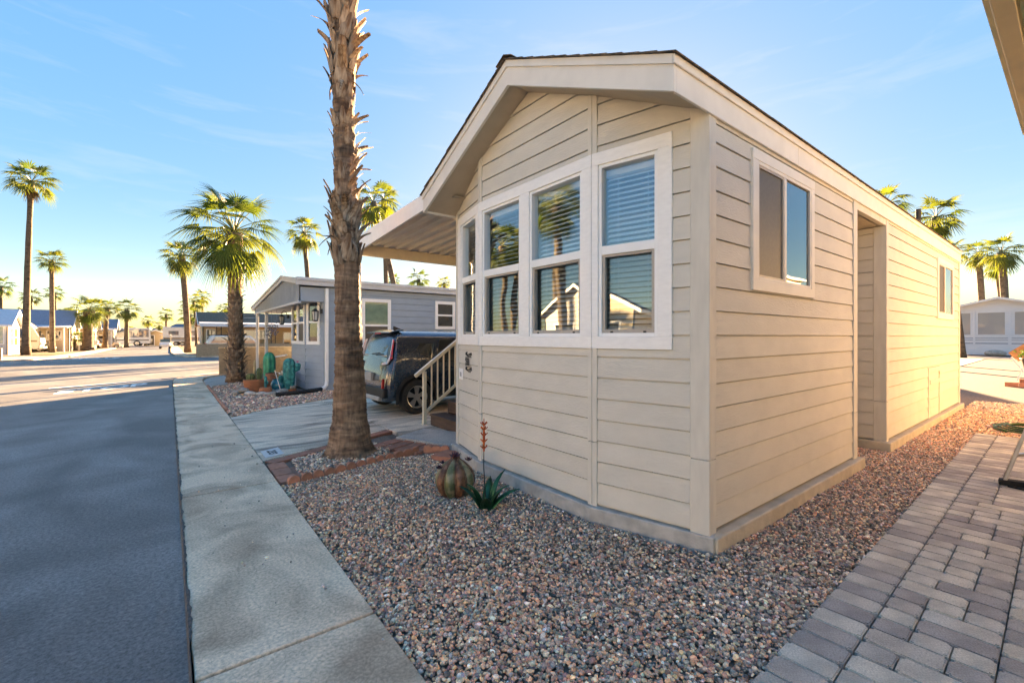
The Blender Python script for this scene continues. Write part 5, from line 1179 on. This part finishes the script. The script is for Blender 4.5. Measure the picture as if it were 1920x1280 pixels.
def cactus(name, label, loc, h, r, nr, mat, group=None, arms=()):
    Cx = thing(name, label, 'cactus', loc)
    def col(pts, rr, nm):
        mb = MB(); N = nr*4; rows = []
        for i, p in enumerate(pts):
            s = rr[i]
            rows.append([(p[0]+s*(1+.16*math.cos(nr*2*math.pi*k/N))*math.cos(2*math.pi*k/N), p[1]+s*(1+.16*math.cos(nr*2*math.pi*k/N))*math.sin(2*math.pi*k/N), p[2]) for k in range(N)])
        for q in rows: mb.v += q
        for i in range(len(rows)-1):
            for k in range(N): mb.f.append((i*N+k, i*N+(k+1) % N, (i+1)*N+(k+1) % N, (i+1)*N+k))
        mb.f.append(tuple((len(rows)-1)*N+k for k in range(N))); mb.build(nm, mat, Cx, smooth=True)
    zs_ = [0, .2, .45, .7, .85, .93, .98, 1.0]; rs = [.72, .88, 1.0, 1.04, .95, .75, .45, .08]
    col([(0, 0, h*z) for z in zs_], [r*q for q in rs], 'stem')
    for (x, y, z, hh, ar) in arms:
        MB().tube([(0, 0, z), (x*.7, y*.7, z-.01), (x, y, z+.03)], ar*.6, 8).build('arm_joint', mat, Cx, smooth=True); col([(x, y, z+.0+hh*q) for q in zs_], [ar*q for q in rs], 'arm')
    return Cx
c1 = cactus('metal_saguaro', 'turquoise painted metal saguaro with a pink bud beside the downspout', (2.80, 14.40, .05), .92, .15, 7, 'turquoise', arms=((.20, -.13, .55, .22, .075), (-.18, .14, .2, .2, .07)))
flower(c1, (.20, -.13, .79), 6, .05, 'pink')
cactus('metal_saguaro', 'jade green painted metal saguaro standing behind the clay pots', (2.56, 16.2, -.02), 1.12, .16, 7, 'jade')
cactus('column_cactus', 'real column cactus growing in the large terracotta planter', (2.05, 14.60, .30), .40, .065, 8, 'cactus_green')
cactus('barrel_cactus', 'low round real cactus in the large terracotta planter', (1.84, 14.70, .30), .24, .095, 10, 'cactus_green')
cactus('stick_cactus', 'tall brown dried cactus stalk in the large terracotta planter', (1.96, 14.78, .30), .62, .03, 6, 'straw')
cactus('glass_cactus', 'little turquoise glass cactus in the squat terracotta pot', (2.13, 14.07, .16), .34, .035, 5, 'turquoise', arms=((.05, -.03, .12, .09, .02),))
mb = MB()
for k in range(46):
    a = random.uniform(0, 6.28); l = random.uniform(.18, .42); e = random.uniform(.8, 1.4); d = Vector((math.cos(a)*math.cos(e), math.sin(a)*math.cos(e), math.sin(e))); mb.tube([Vector((2.62, 14.75, .28)), Vector((2.62, 14.75, .28))+d*l], [.004, .0015], 3, False)
tag(mb.build('dry_grass', 'straw', kind='stuff'), 'tuft of dry straw grass in the turquoise glazed pot', 'grass')
tr = thing('white_trough', 'white washed wooden stand against the bay of the grey house', 'stand', (2.95, 15.5, 0), world=True)
MB().box((2.83, 15.2, .42), (3.15, 15.8, .50)).build('top', 'trim_white', tr); 
for x, y in ((2.87, 15.24), (3.11, 15.24), (2.87, 15.76), (3.11, 15.76)): MB().box((x-.03, y-.03, -.02), (x+.03, y+.03, .42)).build('leg', 'trim_white', tr)
MB().box((2.86, 15.26, .05), (2.88, 15.74, .42)).build('panel', 'trim_white', tr)
o = MB().tube([(2.55, 14.2, -.02), (2.42, 14.4, .62)], .008, 6).build('garden_stake', 'white_metal'); tag(o, 'thin white garden stake leaning across the turquoise pot', 'stake')
rv, rf = ico(2)
for k in range(15):
    a = k/15*2.6+.2; x, y = 2.25+.75*math.cos(a+2.6), 14.35+.62*math.sin(a+2.6)*1.0; s = random.uniform(.06, .12)
    x, y = [(1.55, 14.75), (1.50, 14.5), (1.75, 14.1), (1.85, 13.95), (2.0, 13.85), (2.12, 13.78), (2.28, 13.8), (2.4, 13.92), (2.35, 14.3), (2.5, 14.35), (2.62, 14.25), (2.72, 14.30), (2.86, 14.36), (2.9, 14.47), (1.62, 14.3)][k]
    vv = rv*np.array([s*1.2, s, s*.62])*(1+rng.normal(0, .07, (len(rv), 1))); mb = MB().add([(x+p[0], y+p[1], .03+(.08 if k > 11 else 0)+p[2]) for p in vv], [tuple(q) for q in rf]); o = mb.build('garden_rock', 'pebble_rock', smooth=True)
    tag(o, 'pale rounded garden rock edging the potted cactus corner', 'rock', 'rocks round the potted cacti')
# ------------------------------------------------------------------ block walls
M('block', (.36, .27, .18), .9, .12, 8, .5, 60, rnd=.10); M('block_core', (.26, .20, .14), .9, .1)
BWL = thing('block_wall', 'tan concrete block wall behind the shaggy corner palm', 'wall', (1.7, 22.5, 0), world=True)
MB().box((1.68, 22.44, -.05), (15.5, 22.58, 1.10)).build('core', 'block_core', BWL)
for j in range(6):
    x = 1.65-(.2 if j % 2 else 0)
    while x < 5.6:
        x0 = max(1.65, x); MB().box((x0+.003, 22.42, -.05+j*.19+.003), (x+.394, 22.435, .14+j*.19-.004)).build('block', 'block', BWL); x += .4
MB().box((1.64, 22.41, 1.10), (15.5, 22.6, 1.14)).build('coping', 'block', BWL)
W2 = thing('block_wall', 'low tan block wall in front of the white wagon', 'wall', (1.7, 43, 0), world=True)
MB().box((1.72, 42.9, -.05), (18, 43.1, .98)).build('core', 'block', W2); MB().box((1.66, 42.85, -.05), (2.1, 43.15, 1.03)).build('pier', 'block', W2); MB().box((2.1, 42.88, .98), (18, 43.12, 1.02)).build('coping', 'block', W2)
W3 = thing('block_wall', 'end of a low tan block wall beside the far pale driveway', 'wall', (-9, 44.3, 0), world=True)
MB().box((-26, 44.1, -.05), (-8.95, 44.3, .78)).build('core', 'block', W3); MB().box((-9.3, 44.05, -.05), (-8.85, 44.35, .82)).build('pier', 'block', W3)

# ------------------------------------------------------------------ further homes
def home(name, label, x0, x1, y0, y1, ze, zr, axis, wall, roofm, wins=(), ov=.35, trim='trim_white', base=0, extra=None):
    Hh = thing(name, label, 'house', ((x0+x1)/2, (y0+y1)/2, base), world=True); cc = ((x0+x1)/2, (y0+y1)/2)
    F = {'S': Facet((x0, y0), (x1, y0), cc), 'N': Facet((x1, y1), (x0, y1), cc), 'E': Facet((x1, y0), (x1, y1), cc), 'W': Facet((x0, y1), (x0, y0), cc)}
    for k, f in F.items():
        mb = MB(); f.rect(mb, 0, f.L, base-.05, ze, -.08, 0)
        if (axis == 'x' and k in 'EW') or (axis == 'y' and k in 'NS'):
            f.poly(mb, [(0, ze), (f.L, ze), (f.L/2, zr)], -.08, lambda z: 0)
        mb.build('wall', wall, Hh)
    rf_ = MB(); t = .14
    if axis == 'x':
        ym = (y0+y1)/2; s = (zr-ze)/(ym-y0)
        for a, sg in ((y0-ov, 1), (y1+ov, -1)):
            za = ze-s*ov; rf_.prism([(x0-ov, a, za), (x0-ov, ym, zr), (x0-ov, ym, zr+t), (x0-ov, a, za+t)], (x1-x0+2*ov, 0, 0))
    else:
        xm = (x0+x1)/2; s = (zr-ze)/(xm-x0)
        for a in (x0-ov, x1+ov):
            za = ze-s*ov; rf_.prism([(a, y0-ov, za), (xm, y0-ov, zr), (xm, y0-ov, zr+t), (a, y0-ov, za+t)], (0, y1-y0+2*ov, 0))
    r_ = rf_.build('roof', roofm, Hh)
    if axis == 'x':
        for a in (y0-ov, y1+ov):
            for xx in (x0-ov-.03, x1+ov): MB().prism([(xx, a, ze-s*ov-.03), (xx, ym, zr-.03), (xx, ym, zr+t+.01), (xx, a, ze-s*ov+t+.01)], (.03, 0, 0)).build('rake_board', trim, r_)
            MB().box((x0-ov, a-.03 if a < ym else a+.002, ze-s*ov-.04), (x1+ov, a-.002 if a < ym else a+.03, ze-s*ov+t)).build('fascia', trim, r_)
    else:
        for a in (x0-ov, x1+ov):
            for yy in (y0-ov-.03, y1+ov): MB().prism([(a, yy, ze-s*ov-.03), (xm, yy, zr-.03), (xm, yy, zr+t+.01), (a, yy, ze-s*ov+t+.01)], (0, .03, 0)).build('rake_board', trim, r_)
            MB().box((a-.03 if a < xm else a+.002, y0-ov, ze-s*ov-.04), (a-.002 if a < xm else a+.03, y1+ov, ze-s*ov+t)).build('fascia', trim, r_)
    for k, a, b, c, d, mid, gm in wins: plain_window(Hh, F[k], (a, b, c, d), mid, gm, trim, .09)
    return Hh, F
M('cream_wall', (.62, .52, .36), .7, .05, 3, .2, 12, st=(1, 1, 12)); M('pale_wall', (.66, .64, .60), .7, .05, 3, .2, 12, st=(1, 1, 12)); M('tan_wall', (.48, .36, .22), .7, .06, 3, .2, 12, st=(1, 1, 12)); M('white_wall', (.70, .72, .74), .6, .04, 3, .2, 10, st=(1, 1, 14))
M('blue_roof', (.20, .245, .32), .85, .25, 14); M('white_roof', (.60, .62, .66), .5, .06); M('brown_roof', (.17, .12, .085), .9, .3, 16); M('red_roof', (.19, .075, .045), .85, .3, 14)
M('amber_glass', (.20, .13, .05), .15, .3, 4, spec=.8); M('teal_glass', (.10, .30, .30), .15, .3, 2, col2=(.45, .5, .42), spec=.8)
h1, F1 = home('park_home', 'pale home with a big teal picture window and bright gable by the motorhome', -24, -11.5, 59.2, 63.2, 2.75, 4.0, 'x', 'pale_wall', 'white_roof', [('S', 10.2, 12.3, .9, 2.55, False, 'teal_glass'), ('E', .5, 1.7, .7, 2.4, True, 'green_glass'), ('E', 1.85, 3.1, .7, 2.4, True, 'amber_glass')])
for k, (x1, ya, yb, ze, zr, wl, lab, rf) in enumerate(((-8.9, 69.6, 74.0, 2.9, 4.5, 'cream_wall', 'cream home with steep blue shingled roof behind the motorhome', 'blue_roof'), (-7.9, 79.0, 83.4, 2.9, 4.3, 'tan_wall', 'tan home with blue shingled roof behind the white pickup', 'blue_roof'), (-6.7, 90.2, 94.2, 2.9, 4.2, 'pale_wall', 'pale home with small blue roof beside the golf cart', 'blue_roof'))):
    L = yb-ya; hh, FF = home('park_home', lab, x1-11, x1, ya, yb, ze, zr, 'x', wl, rf, [('E', .4, 1.5, 1.0, 2.4, True, 'amber_glass'), ('E', L-1.6, L-.4, 1.0, 2.4, True, 'dark_glass'), ('S', 7.5, 8.6, 1.2, 2.3, True, 'dark_glass'), ('S', 9.2, 10.4, 1.2, 2.3, True, 'dark_glass')], ov=.4)
    pr_ = MB().prism([(x1-6, ya-2.6, 2.55), (x1-6, ya-.42, 2.75), (x1-6, ya-.42, 2.85), (x1-6, ya-2.6, 2.65)], (6.2, 0, 0)).build('porch_roof', 'white_roof', hh)
    for x in (x1-5.6, x1-2.9, x1-.1): MB().box((x-.06, ya-2.5, -.03), (x+.06, ya-2.38, 2.56)).build('porch_post', 'vinyl_white', hh)
# open carport house opposite with brown roof
hF, FF = home('park_home', 'tan home with brown shingled roof and skylight behind the white wagon', 2.3, 15.5, 47.6, 52.6, 2.72, 3.75, 'x', 'tan_wall', 'brown_roof', [('S', .25, .95, .9, 2.3, True, 'dark_glass'), ('S', 2.9, 5.4, 1.35, 2.3, False, 'dark_glass'), ('S', 6.4, 7.2, 0, 2.05, False, 'dark_glass'), ('W', .6, 2.0, 1, 2.3, True, 'dark_glass')], ov=.35)
MB().prism([(2.0, 44.6, 2.45), (2.0, 47.2, 2.72), (2.0, 47.2, 2.90), (2.0, 44.6, 2.72)], (13.5, 0, 0)).build('carport_roof', 'white_roof', hF)
for x in (3.3, 7.4, 11.5, 15.2):
    for dx in (-.16, .16): MB().box((x+dx-.03, 44.72, -.03), (x+dx+.03, 44.78, 2.46)).build('carport_post', 'black_metal', hF)
    for j in range(5): MB().beam((x-.13, 44.75, .3+j*.43), (x+.13, 44.75, .52+j*.43), .025, .025).build('scroll_brace', 'black_metal', hF)
MB().box((5.2, 48.9, 3.2), (6.5, 49.6, 3.42)).build('skylight', 'white_roof', hF)
# white home behind on the right
hW, FW = home('park_home', 'white gabled home with three wide shaded windows across the back street', 56.2, 66, .95, 8.1, 3.95, 4.85, 'x', 'white_wall', 'white_roof', [], ov=.5, base=.05)
for a, b in ((.62, 2.0), (2.3, 4.05), (4.45, 6.3)):
    f = FW['W']; aa, bb = f.L-b, f.L-a
    plain_window(hW, f, (f.L-(f.L-.62 if False else 0)-0-0 if False else a, b, 1.7, 3.75), False, 'blind_grey' if 'blind_grey' in MATS else M('blind_grey', (.34, .33, .32), .45, .1, 30, st=(.2, .2, 20), coat=.3).name, 'white_wall', .08)
for z, h in ((1.45, .05), (1.28, .04), (.98, .07)): FW['W'].rect(MB(), 0, FW['W'].L, z, z+h, 0, .03).build('stripe_trim', 'blue_roof', hW)
for k in range(9): FW['W'].rect(MB(), .05+k*.79, .05+k*.79+.77, .02, .92, 0, .02).build('skirt_panel', 'white_wall', hW)
for k in range(4): FW['W'].rect(MB(), [.0, 2.08, 4.15, 7.0][k], [.10, 2.22, 4.35, 7.15][k], .95, 3.95, 0, .045).build('batten', 'white_wall', hW)
gt_ = MB().box((55.8, 8.5, 0), (55.9, 9.6, 1.9)).build('side_gate', 'tan_wall'); tag(gt_, 'tan side fence panel beside the white home', 'fence')
# homes on the next lots, across the road (mirrored in the glass) and behind
home('park_home', 'tan home with red roof across the road mirrored in the windows', -24, -12.5, 5.0, 10.5, 2.8, 4.2, 'x', 'cream_wall', 'red_roof', [('E', .6, 2.3, 1, 2.4, True, 'dark_glass'), ('E', 3.1, 4.9, 1, 2.4, True, 'dark_glass')])
home('park_home', 'pale home with brown roof across the road further along', -25, -12.2, 15, 20.2, 2.9, 4.4, 'x', 'pale_wall', 'brown_roof', [('E', .6, 2.1, 1, 2.4, True, 'dark_glass'), ('E', 2.8, 4.4, 1, 2.4, True, 'dark_glass')])
home('park_home', 'pale home with brown roof across the road behind the camera side', -25, -12.5, -6, -.5, 2.8, 4.1, 'x', 'pale_wall', 'brown_roof', [('E', .6, 2.1, 1, 2.4, True, 'dark_glass')])
home('park_home', 'unseen cream home added behind the grey house to block the sun', 19, 31, 12.5, 17.0, 3.0, 4.5, 'x', 'cream_wall', 'brown_roof'); home('park_home', 'unseen cream home added on the back street to block the sun', 20, 30, 20, 24, 3.0, 4.4, 'x', 'cream_wall', 'brown_roof')  # hidden homes added as blockers for the low sun
home('storage_shed', 'unseen beige shed added behind the hatchback to block the low sun', 9.2, 12.8, 8.9, 12.2, 3.1, 3.6, 'x', 'tan_wall', 'white_roof', [], ov=.15)  # added out of view, keeps sun patches off the near street
# ------------------------------------------------------------------ the neighbour on this side: its eave and sunlit wall
NB = thing('neighbour_home', 'cream neighbour home whose eave overhangs the paver walk', 'house', (7, -2.5, 0), world=True)
NF = Facet((1.9, -1.9), (15.5, -1.9), (7, -3)); siding_mat('cream_siding', (.74, .60, .40), .3); M('porch_cream', (.80, .66, .40), .45, .04)
w = NF.sheath(NB, 'cream_siding', -.03, 3.3, name='wall'); NF.boards(w, 'cream_siding', .0, 3.3, [(2.2, 3.4, 1.9, 3.0), (6.2, 7.4, 1.9, 3.0)], ex=.205)
for a in (2.2, 6.2): plain_window(NB, NF, (a, a+1.2, 1.9, 3.0), False, 'mirror_glass', 'trim_white', .08)
MB().box((1.9, -5.8, -.03), (15.5, -1.99, 3.28)).build('body', 'cream_wall', NB)
MB().prism([(1.7, -1.78, 3.34), (1.7, -3.9, 4.2), (1.7, -6.0, 3.34), (1.7, -6.0, 3.30), (1.7, -1.78, 3.30)], (14, 0, 0)).build('roof', 'white_roof', NB)
pan2 = MB(); xs = 1.72
pm = MB().add([(x, y, z) for y in (-1.77, .20) for x, z in ((0, 0), (.015, -.03), (.05, -.03), (.065, 0), (.2, 0))], [(0, 1, 6, 5), (1, 2, 7, 6), (2, 3, 8, 7), (3, 4, 9, 8)]).mesh('porch_pan', 'porch_cream')
for k in range(17): inst('porch_pan', pm, NB, (1.72+.2*k-7, 2.5, 3.20))
MB().box((1.68, .262, 3.15), (5.2, .29, 3.25)).build('porch_fascia', 'porch_cream', NB, bevel=.003); MB().box((1.68, .185, 3.085), (5.2, .26, 3.165)).build('gutter', 'porch_cream', NB, bevel=.006)
MB().box((1.72, -.15, 3.07), (5.18, .02, 3.16)).build('porch_beam', 'porch_cream', NB, bevel=.004)
for x in (1.76, 5.1): MB().box((x-.04, -.12, -.03), (x+.04, -.03, 3.07)).build('porch_post', 'porch_cream', NB, bevel=.005)
# ------------------------------------------------------------------ leaning ladder, hose, planter
M('aluminium', (.45, .45, .46), .35, .08, metal=.8)
LD = thing('folding_ladder', 'aluminium ladder with black rubber feet standing on the paver walk', 'ladder', (7.1, .5, 0), world=True)
for (x, y) in ((7.12, .52), (7.55, .30)):
    d = Vector((.05, -.62, 2.4)); p = Vector((x, y, .06)); MB().beam(p, p+d, .075, .03, (0, 1, .2)).build('rail', 'aluminium', LD, bevel=.004)
    f_ = MB().beam(Vector((x-.0, y+.05, .035)), Vector((x+.01, y-.17, .05)), .105, .055).build('foot', 'rubber', LD, bevel=.008)
    for b in (-.03, .03): MB().ell((x+b, y+.08, .035), (.008, .006, .008), 6, 4).build('rivet', 'aluminium', f_)
for k in range(5):
    f = (k+.7)/6; a, b = Vector((7.12, .52, .06))+Vector((.05, -.62, 2.4))*f, Vector((7.55, .30, .06))+Vector((.05, -.62, 2.4))*f; MB().beam(a, b, .035, .03).build('rung', 'aluminium', LD)
MB().prism([(7.0, .36, .0), (7.30, .30, .0), (7.34, .42, .0), (7.04, .50, .0)], (0, 0, .02)).build('spreader_plate', 'rubber', LD)
M('hose_green', (.03, .085, .025), .45, .2, 12)
hs = MB()
for k in range(4): 
    r = .34-.05*k; hs.tube([(11.55+r*1.4*math.cos(a*.2618), .62+r*math.sin(a*.2618), .02+.018*k) for a in range(25)], .014, 6)
hs.tube([(11.1, .8, .01), (11.3, .95, .012), (11.7, 1.0, .03), (12.1, .85, .03)], .014, 6)
o = hs.build('garden_hose', 'hose_green', smooth=True); tag(o, 'coiled green garden hose on the gravel past the end of the pavers', 'hose')
PT = thing('flower_planter', 'tall dark tapered planter with orange flowers on stacked red bricks', 'planter', (22.0, 1.0, 0), world=True)
MB().lathe([(.16, .25), (.27, .85), (.30, .87), (.30, .90), (.26, .90), (.25, .85)], 18, (22, 1.0, 0), cap=False).build('vessel', M('planter_dark', (.07, .065, .06), .6, .1).name, PT, smooth=True)
leaf_mat('bush_leaf', (.05, .10, .02), (.12, .2, .04), .3); lf = MB(); fl = MB()
for k in range(200):
    a = random.uniform(0, 6.28); r = random.uniform(0, .36); z = .9+random.uniform(0, .45)*(1-r*1.4); c = Vector((22+r*math.cos(a), 1.0+r*math.sin(a), z)); u = Vector((random.uniform(-1, 1), random.uniform(-1, 1), random.uniform(-.3, 1))).normalized(); v = u.orthogonal().normalized()
    (fl if k % 4 == 0 else lf).add([c, c+u*.07+v*.035, c+u*.13, c+u*.07-v*.035], [(0, 1, 2, 3)])
lf.build('foliage', 'bush_leaf', PT); fl.build('blossoms', M('orange_petal', (.55, .25, .10), .6, .3, 9).name, PT)
bk_grp = 'red bricks stacked under the dark planter'
for k, (x, y, z) in enumerate(((21.85, .86, 0), (21.85, 1.16, 0), (22.15, .86, 0), (22.15, 1.16, 0), (21.8, 1.47, 0), (21.85, .9, .12), (21.9, 1.16, .12), (22.15, 1.0, .12))):
    o = MB().box((x-.14, y-.16, z-.03), (x+.14, y+.13, z+.115)).build('brick', 'red_paver', bevel=.008); tag(o, 'red brick in the little stack beneath the dark planter', 'brick', bk_grp)
FC = thing('folding_chair', 'folded patterned lawn chair leaning behind the dark planter', 'chair', (24.6, 1.25, 0), world=True)
MB().beam((24.6, 1.6, .85), (24.55, 1.2, 1.2), .4, .03, (1, 0, 0)).build('seat', 'orange_petal', FC)
for s_ in (-.19, .19): MB().tube([(24.6+s_, 1.5, 0), (24.6+s_, 1.15, 1.25)], .014, 6).build('leg', 'white_metal', FC); MB().tube([(24.6+s_, 1.15, 0), (24.6+s_, 1.65, .85)], .014, 6).build('leg', 'white_metal', FC)
o = MB().ell((55.2, 4.6, .2), (.4, .7, .28), 10, 6).build('boulder', 'pebble_rock', smooth=True); tag(o, 'grey boulder lying at the foot of the white home', 'rock')
# ------------------------------------------------------------------ vehicles further off
M('white_paint', (.70, .70, .68), .3, .04, coat=.5); M('cream_paint', (.62, .56, .45), .35, .05, coat=.4); M('lamp_red', (.5, .02, .02), .3); M('dark_paint', (.02, .03, .05), .25, .1, coat=.8); M('blue_glass', (.03, .07, .13), .05, .1, spec=1, coat=.6); M('bronze', (.22, .14, .07), .4, .2)
def vehicle(name, label, cat, loc, rz, prof, width, paint, wins=(), wheels=(), wr=.34, ends=(), lamps=(), extra=()):
    V = thing(name, label, cat, loc, rz); h = width/2
    MB().prism([(x, -h, z) for x, z in prof], (0, width, 0)).build('body', paint, V, bevel=.06, seg=2)
    for q in wins:
        for s in (-1, 1): MB().prism([(x, s*(h+.004), z) for x, z in q], (0, s*.012, 0)).build('window', 'blue_glass', V)
    for q, yy in ends:
        MB().prism([(x, -yy, z) for x, z in q]+[(x, yy, z) for x, z in reversed(q)], (.012 if q[0][0] > 0 else -.012, 0, .006)).build('windscreen', 'mirror_glass', V)
    for x in wheels:
        for s in (-1, 1): wheel_parts(V, (x, s*(h-.09), wr), s, wr, .22, 6)
    for (x, y, z, m) in lamps: MB().box((x-.03, y-.10, z-.07), (x+.03, y+.10, z+.07)).build('lamp', m, V, bevel=.01)
    for nm, a, b, m in extra: MB().box(a, b).build(nm, m, V, bevel=.01)
    return V
# local +x = front
vehicle('motorhome', 'large cream motorhome with upright sunlit windscreen parked between pale homes', 'motorhome', (-14.6, 66.0, -.02), 0, [(-4.2, .35), (4.1, .35), (4.25, .9), (4.2, 1.45), (3.75, 2.5), (3.3, 3.05), (-4.2, 3.1)], 2.4, 'cream_paint', [[(2.0, 1.5), (3.6, 1.5), (3.25, 2.4), (2.0, 2.4)], [(-2.5, 1.6), (.6, 1.6), (.6, 2.4), (-2.5, 2.4)]], (2.6, -2.3), .42, [([(4.235, 1.5), (3.80, 2.45)], 1.05)], [(4.27, -.9, .9, 'alloy'), (4.27, .9, .9, 'alloy')], [('stripe', (-4.1, -1.215, 1.1), (4.0, -1.205, 1.25), 'bronze'), ('bumper', (4.1, -1.1, .4), (4.4, 1.1, .62), 'alloy'), ('mirror', (4.2, -1.5, 1.7), (4.3, -1.3, 2.2), 'car_black')])
SED = [(-2.3, .3), (2.2, .3), (2.25, .65), (1.3, .92), (.6, 1.38), (-.8, 1.40), (-1.6, 1.02), (-2.25, .98), (-2.35, .6)]
vehicle('sedan', 'dark sedan parked nose in beside the ruffled palm', 'car', (-12.2, 68.0, -.02), R(180), SED, 1.75, 'dark_paint', [[(1.1, .95), (.5, 1.32), (-.75, 1.34), (-1.4, 1.0)]], (1.4, -1.4), .32, [], [(-2.33, -.65, .82, 'lamp_red'), (-2.33, .65, .82, 'lamp_red')], [('bumper', (-2.42, -.8, .35), (-2.25, .8, .52), 'alloy')])
PK = [(-2.8, .55), (2.6, .45), (2.65, .95), (1.5, 1.12), (.9, 1.75), (-.9, 1.78), (-1.0, 1.15), (-2.8, 1.15)]
vehicle('pickup_truck', 'white pickup truck backed behind the stout palm', 'truck', (-9.9, 76.1, -.02), R(180), PK, 1.9, 'white_paint', [[(1.3, 1.15), (.8, 1.68), (-.85, 1.7), (-.9, 1.18)]], (1.7, -1.7), .40, [], [(-2.82, -.85, .95, 'lamp_red'), (-2.82, .85, .95, 'lamp_red')], [('bumper', (-3.0, -.9, .5), (-2.8, .9, .68), 'alloy')])
SUVP = [(-2.4, .35), (2.4, .35), (2.45, .85), (1.4, 1.05), (.75, 1.66), (-2.0, 1.72), (-2.35, 1.1)]
vehicle('white_wagon', 'white wagon with roof rails parked behind the low block wall', 'car', (4.7, 44.0, -.02), 0, SUVP, 1.85, 'white_paint', [[(1.15, 1.06), (.65, 1.58), (-1.75, 1.62), (-2.1, 1.12)]], (1.5, -1.45), .36, [], [(-2.38, -.8, 1.05, 'lamp_red'), (-2.38, .8, 1.05, 'lamp_red')], [('roof_rail', (-1.7, -.75, 1.73), (.5, -.70, 1.79), 'car_black'), ('roof_rail', (-1.7, .70, 1.73), (.5, .75, 1.79), 'car_black')])
COA = [(-5.2, .4), (5.0, .4), (5.2, 1.0), (5.0, 3.1), (-5.2, 3.15)]
vehicle('coach', 'black and white motor coach parked at the end of the road', 'bus', (-7.6, 101.5, -.02), R(-6), COA, 2.5, 'white_paint', [[(-5.0, 1.55), (4.9, 1.55), (4.85, 2.9), (-5.0, 2.9)]], (3.3, -2.8), .48, [([(5.16, 1.3), (5.03, 2.9)], 1.1)], [], [('stripe', (-5.1, -1.262, .95), (4.9, -1.252, 1.1), 'car_black')])
TRL = [(-3.4, .75), (2.2, .75), (3.6, 1.75), (3.9, 2.1), (3.5, 3.3), (-3.4, 3.3)]
vehicle('travel_trailer', 'white fifth wheel trailer with swoosh stripes at the road end', 'trailer', (2.6, 97.5, -.02), R(-8), TRL, 2.4, 'white_paint', [[(-2.6, 1.9), (-1.2, 1.9), (-1.2, 2.6), (-2.6, 2.6)], [(.4, 1.9), (1.4, 1.9), (1.4, 2.6), (.4, 2.6)]], (-1.6, -.7), .38, [], [], [('stripe', (-3.3, -1.212, 1.2), (2.4, -1.202, 1.45), 'bronze'), ('stripe', (-3.3, -1.212, 1.0), (2.3, -1.203, 1.1), 'car_black')])
home('storage_shed', 'low beige shed with striped white roof between coach and trailer', -3.6, -.4, 101.5, 105.5, 2.1, 2.7, 'y', 'tan_wall', 'white_roof', [('S', .4, 1.5, 0, 1.9, False, 'screen_dark')])
def cart(label, loc, rz, paint):
    V = thing('golf_cart', label, 'golf cart', loc, rz)
    MB().prism([(x, -.58, z) for x, z in [(-1.15, .3), (1.2, .3), (1.25, .55), (1.0, .82), (.6, .88), (.45, .45), (-.2, .45), (-.25, .75), (-1.1, .78)]], (0, 1.16, 0)).build('body', paint, V, bevel=.05)
    MB().box((-.75, -.55, .75), (-.2, .55, .9)).build('seat', 'car_black', V, bevel=.03); MB().beam((-.78, 0, .85), (-.9, 0, 1.25), .08, 1.1, (0, 1, 0)).build('backrest', 'car_black', V)
    MB().box((-1.1, -.6, 1.82), (.85, .6, 1.9)).build('roof', 'white_paint', V, bevel=.03)
    for x, y in ((.85, -.55), (.85, .55), (-1.0, -.55), (-1.0, .55)): MB().tube([(x, y, .7), (x*.9, y, 1.83)], .022, 6).build('roof_post', 'black_metal', V)
    MB().prism([(.86, -.52, .9), (.86, .52, .9), (.83, .52, 1.3), (.83, -.52, 1.3)], (.01, 0, 0)).build('windscreen', 'dark_glass', V)
    for x in (.85, -.8):
        for s in (-1, 1): wheel_parts(V, (x, s*.52, .26), s, .26, .2, 5)
    for s in (-1, 1): MB().ell((1.2, s*.38, .62), (.05, .09, .07), 8, 6).build('headlight', 'trim_white', V)
    return V
cart('dark fronted golf cart driving toward the camera on the far road', (-.45, 76.2, -.02), R(-92), 'white_paint'); cart('cream golf cart parked beside the pale home', (-6.9, 84.5, -.02), R(10), 'cream_paint')
# mailbox post and low sign board of the far row
o = MB().box((-8.75, 74.6, 0), (-8.63, 74.72, 2.6)).build('lamp_post', 'vinyl_white'); tag(o, 'plain white post standing beside the white pickup', 'post')
# ------------------------------------------------------------------ hills on the horizon
hm = MB(); NN = 160; o0 = 0; x0, x1 = -2200, 700
M('hill', (.16, .17, .20), .95, .2, .02)
for i in range(NN+1):
    x = x0+(x1-x0)*i/NN; y = 3300; h = 22+38*max(0, math.sin(x*.0042+1.2))+26*max(0, math.sin(x*.0113))+14*math.sin(x*.027)*.5+6*math.sin(x*.071)
    hm.v += [(x, y-300, -5), (x, y, max(4, h)), (x, y+300, -5)]
for i in range(NN):
    for k in range(2): hm.f.append((3*i+k, 3*i+3+k, 3*i+4+k, 3*i+1+k))
struct(hm.build('hills', 'hill'))
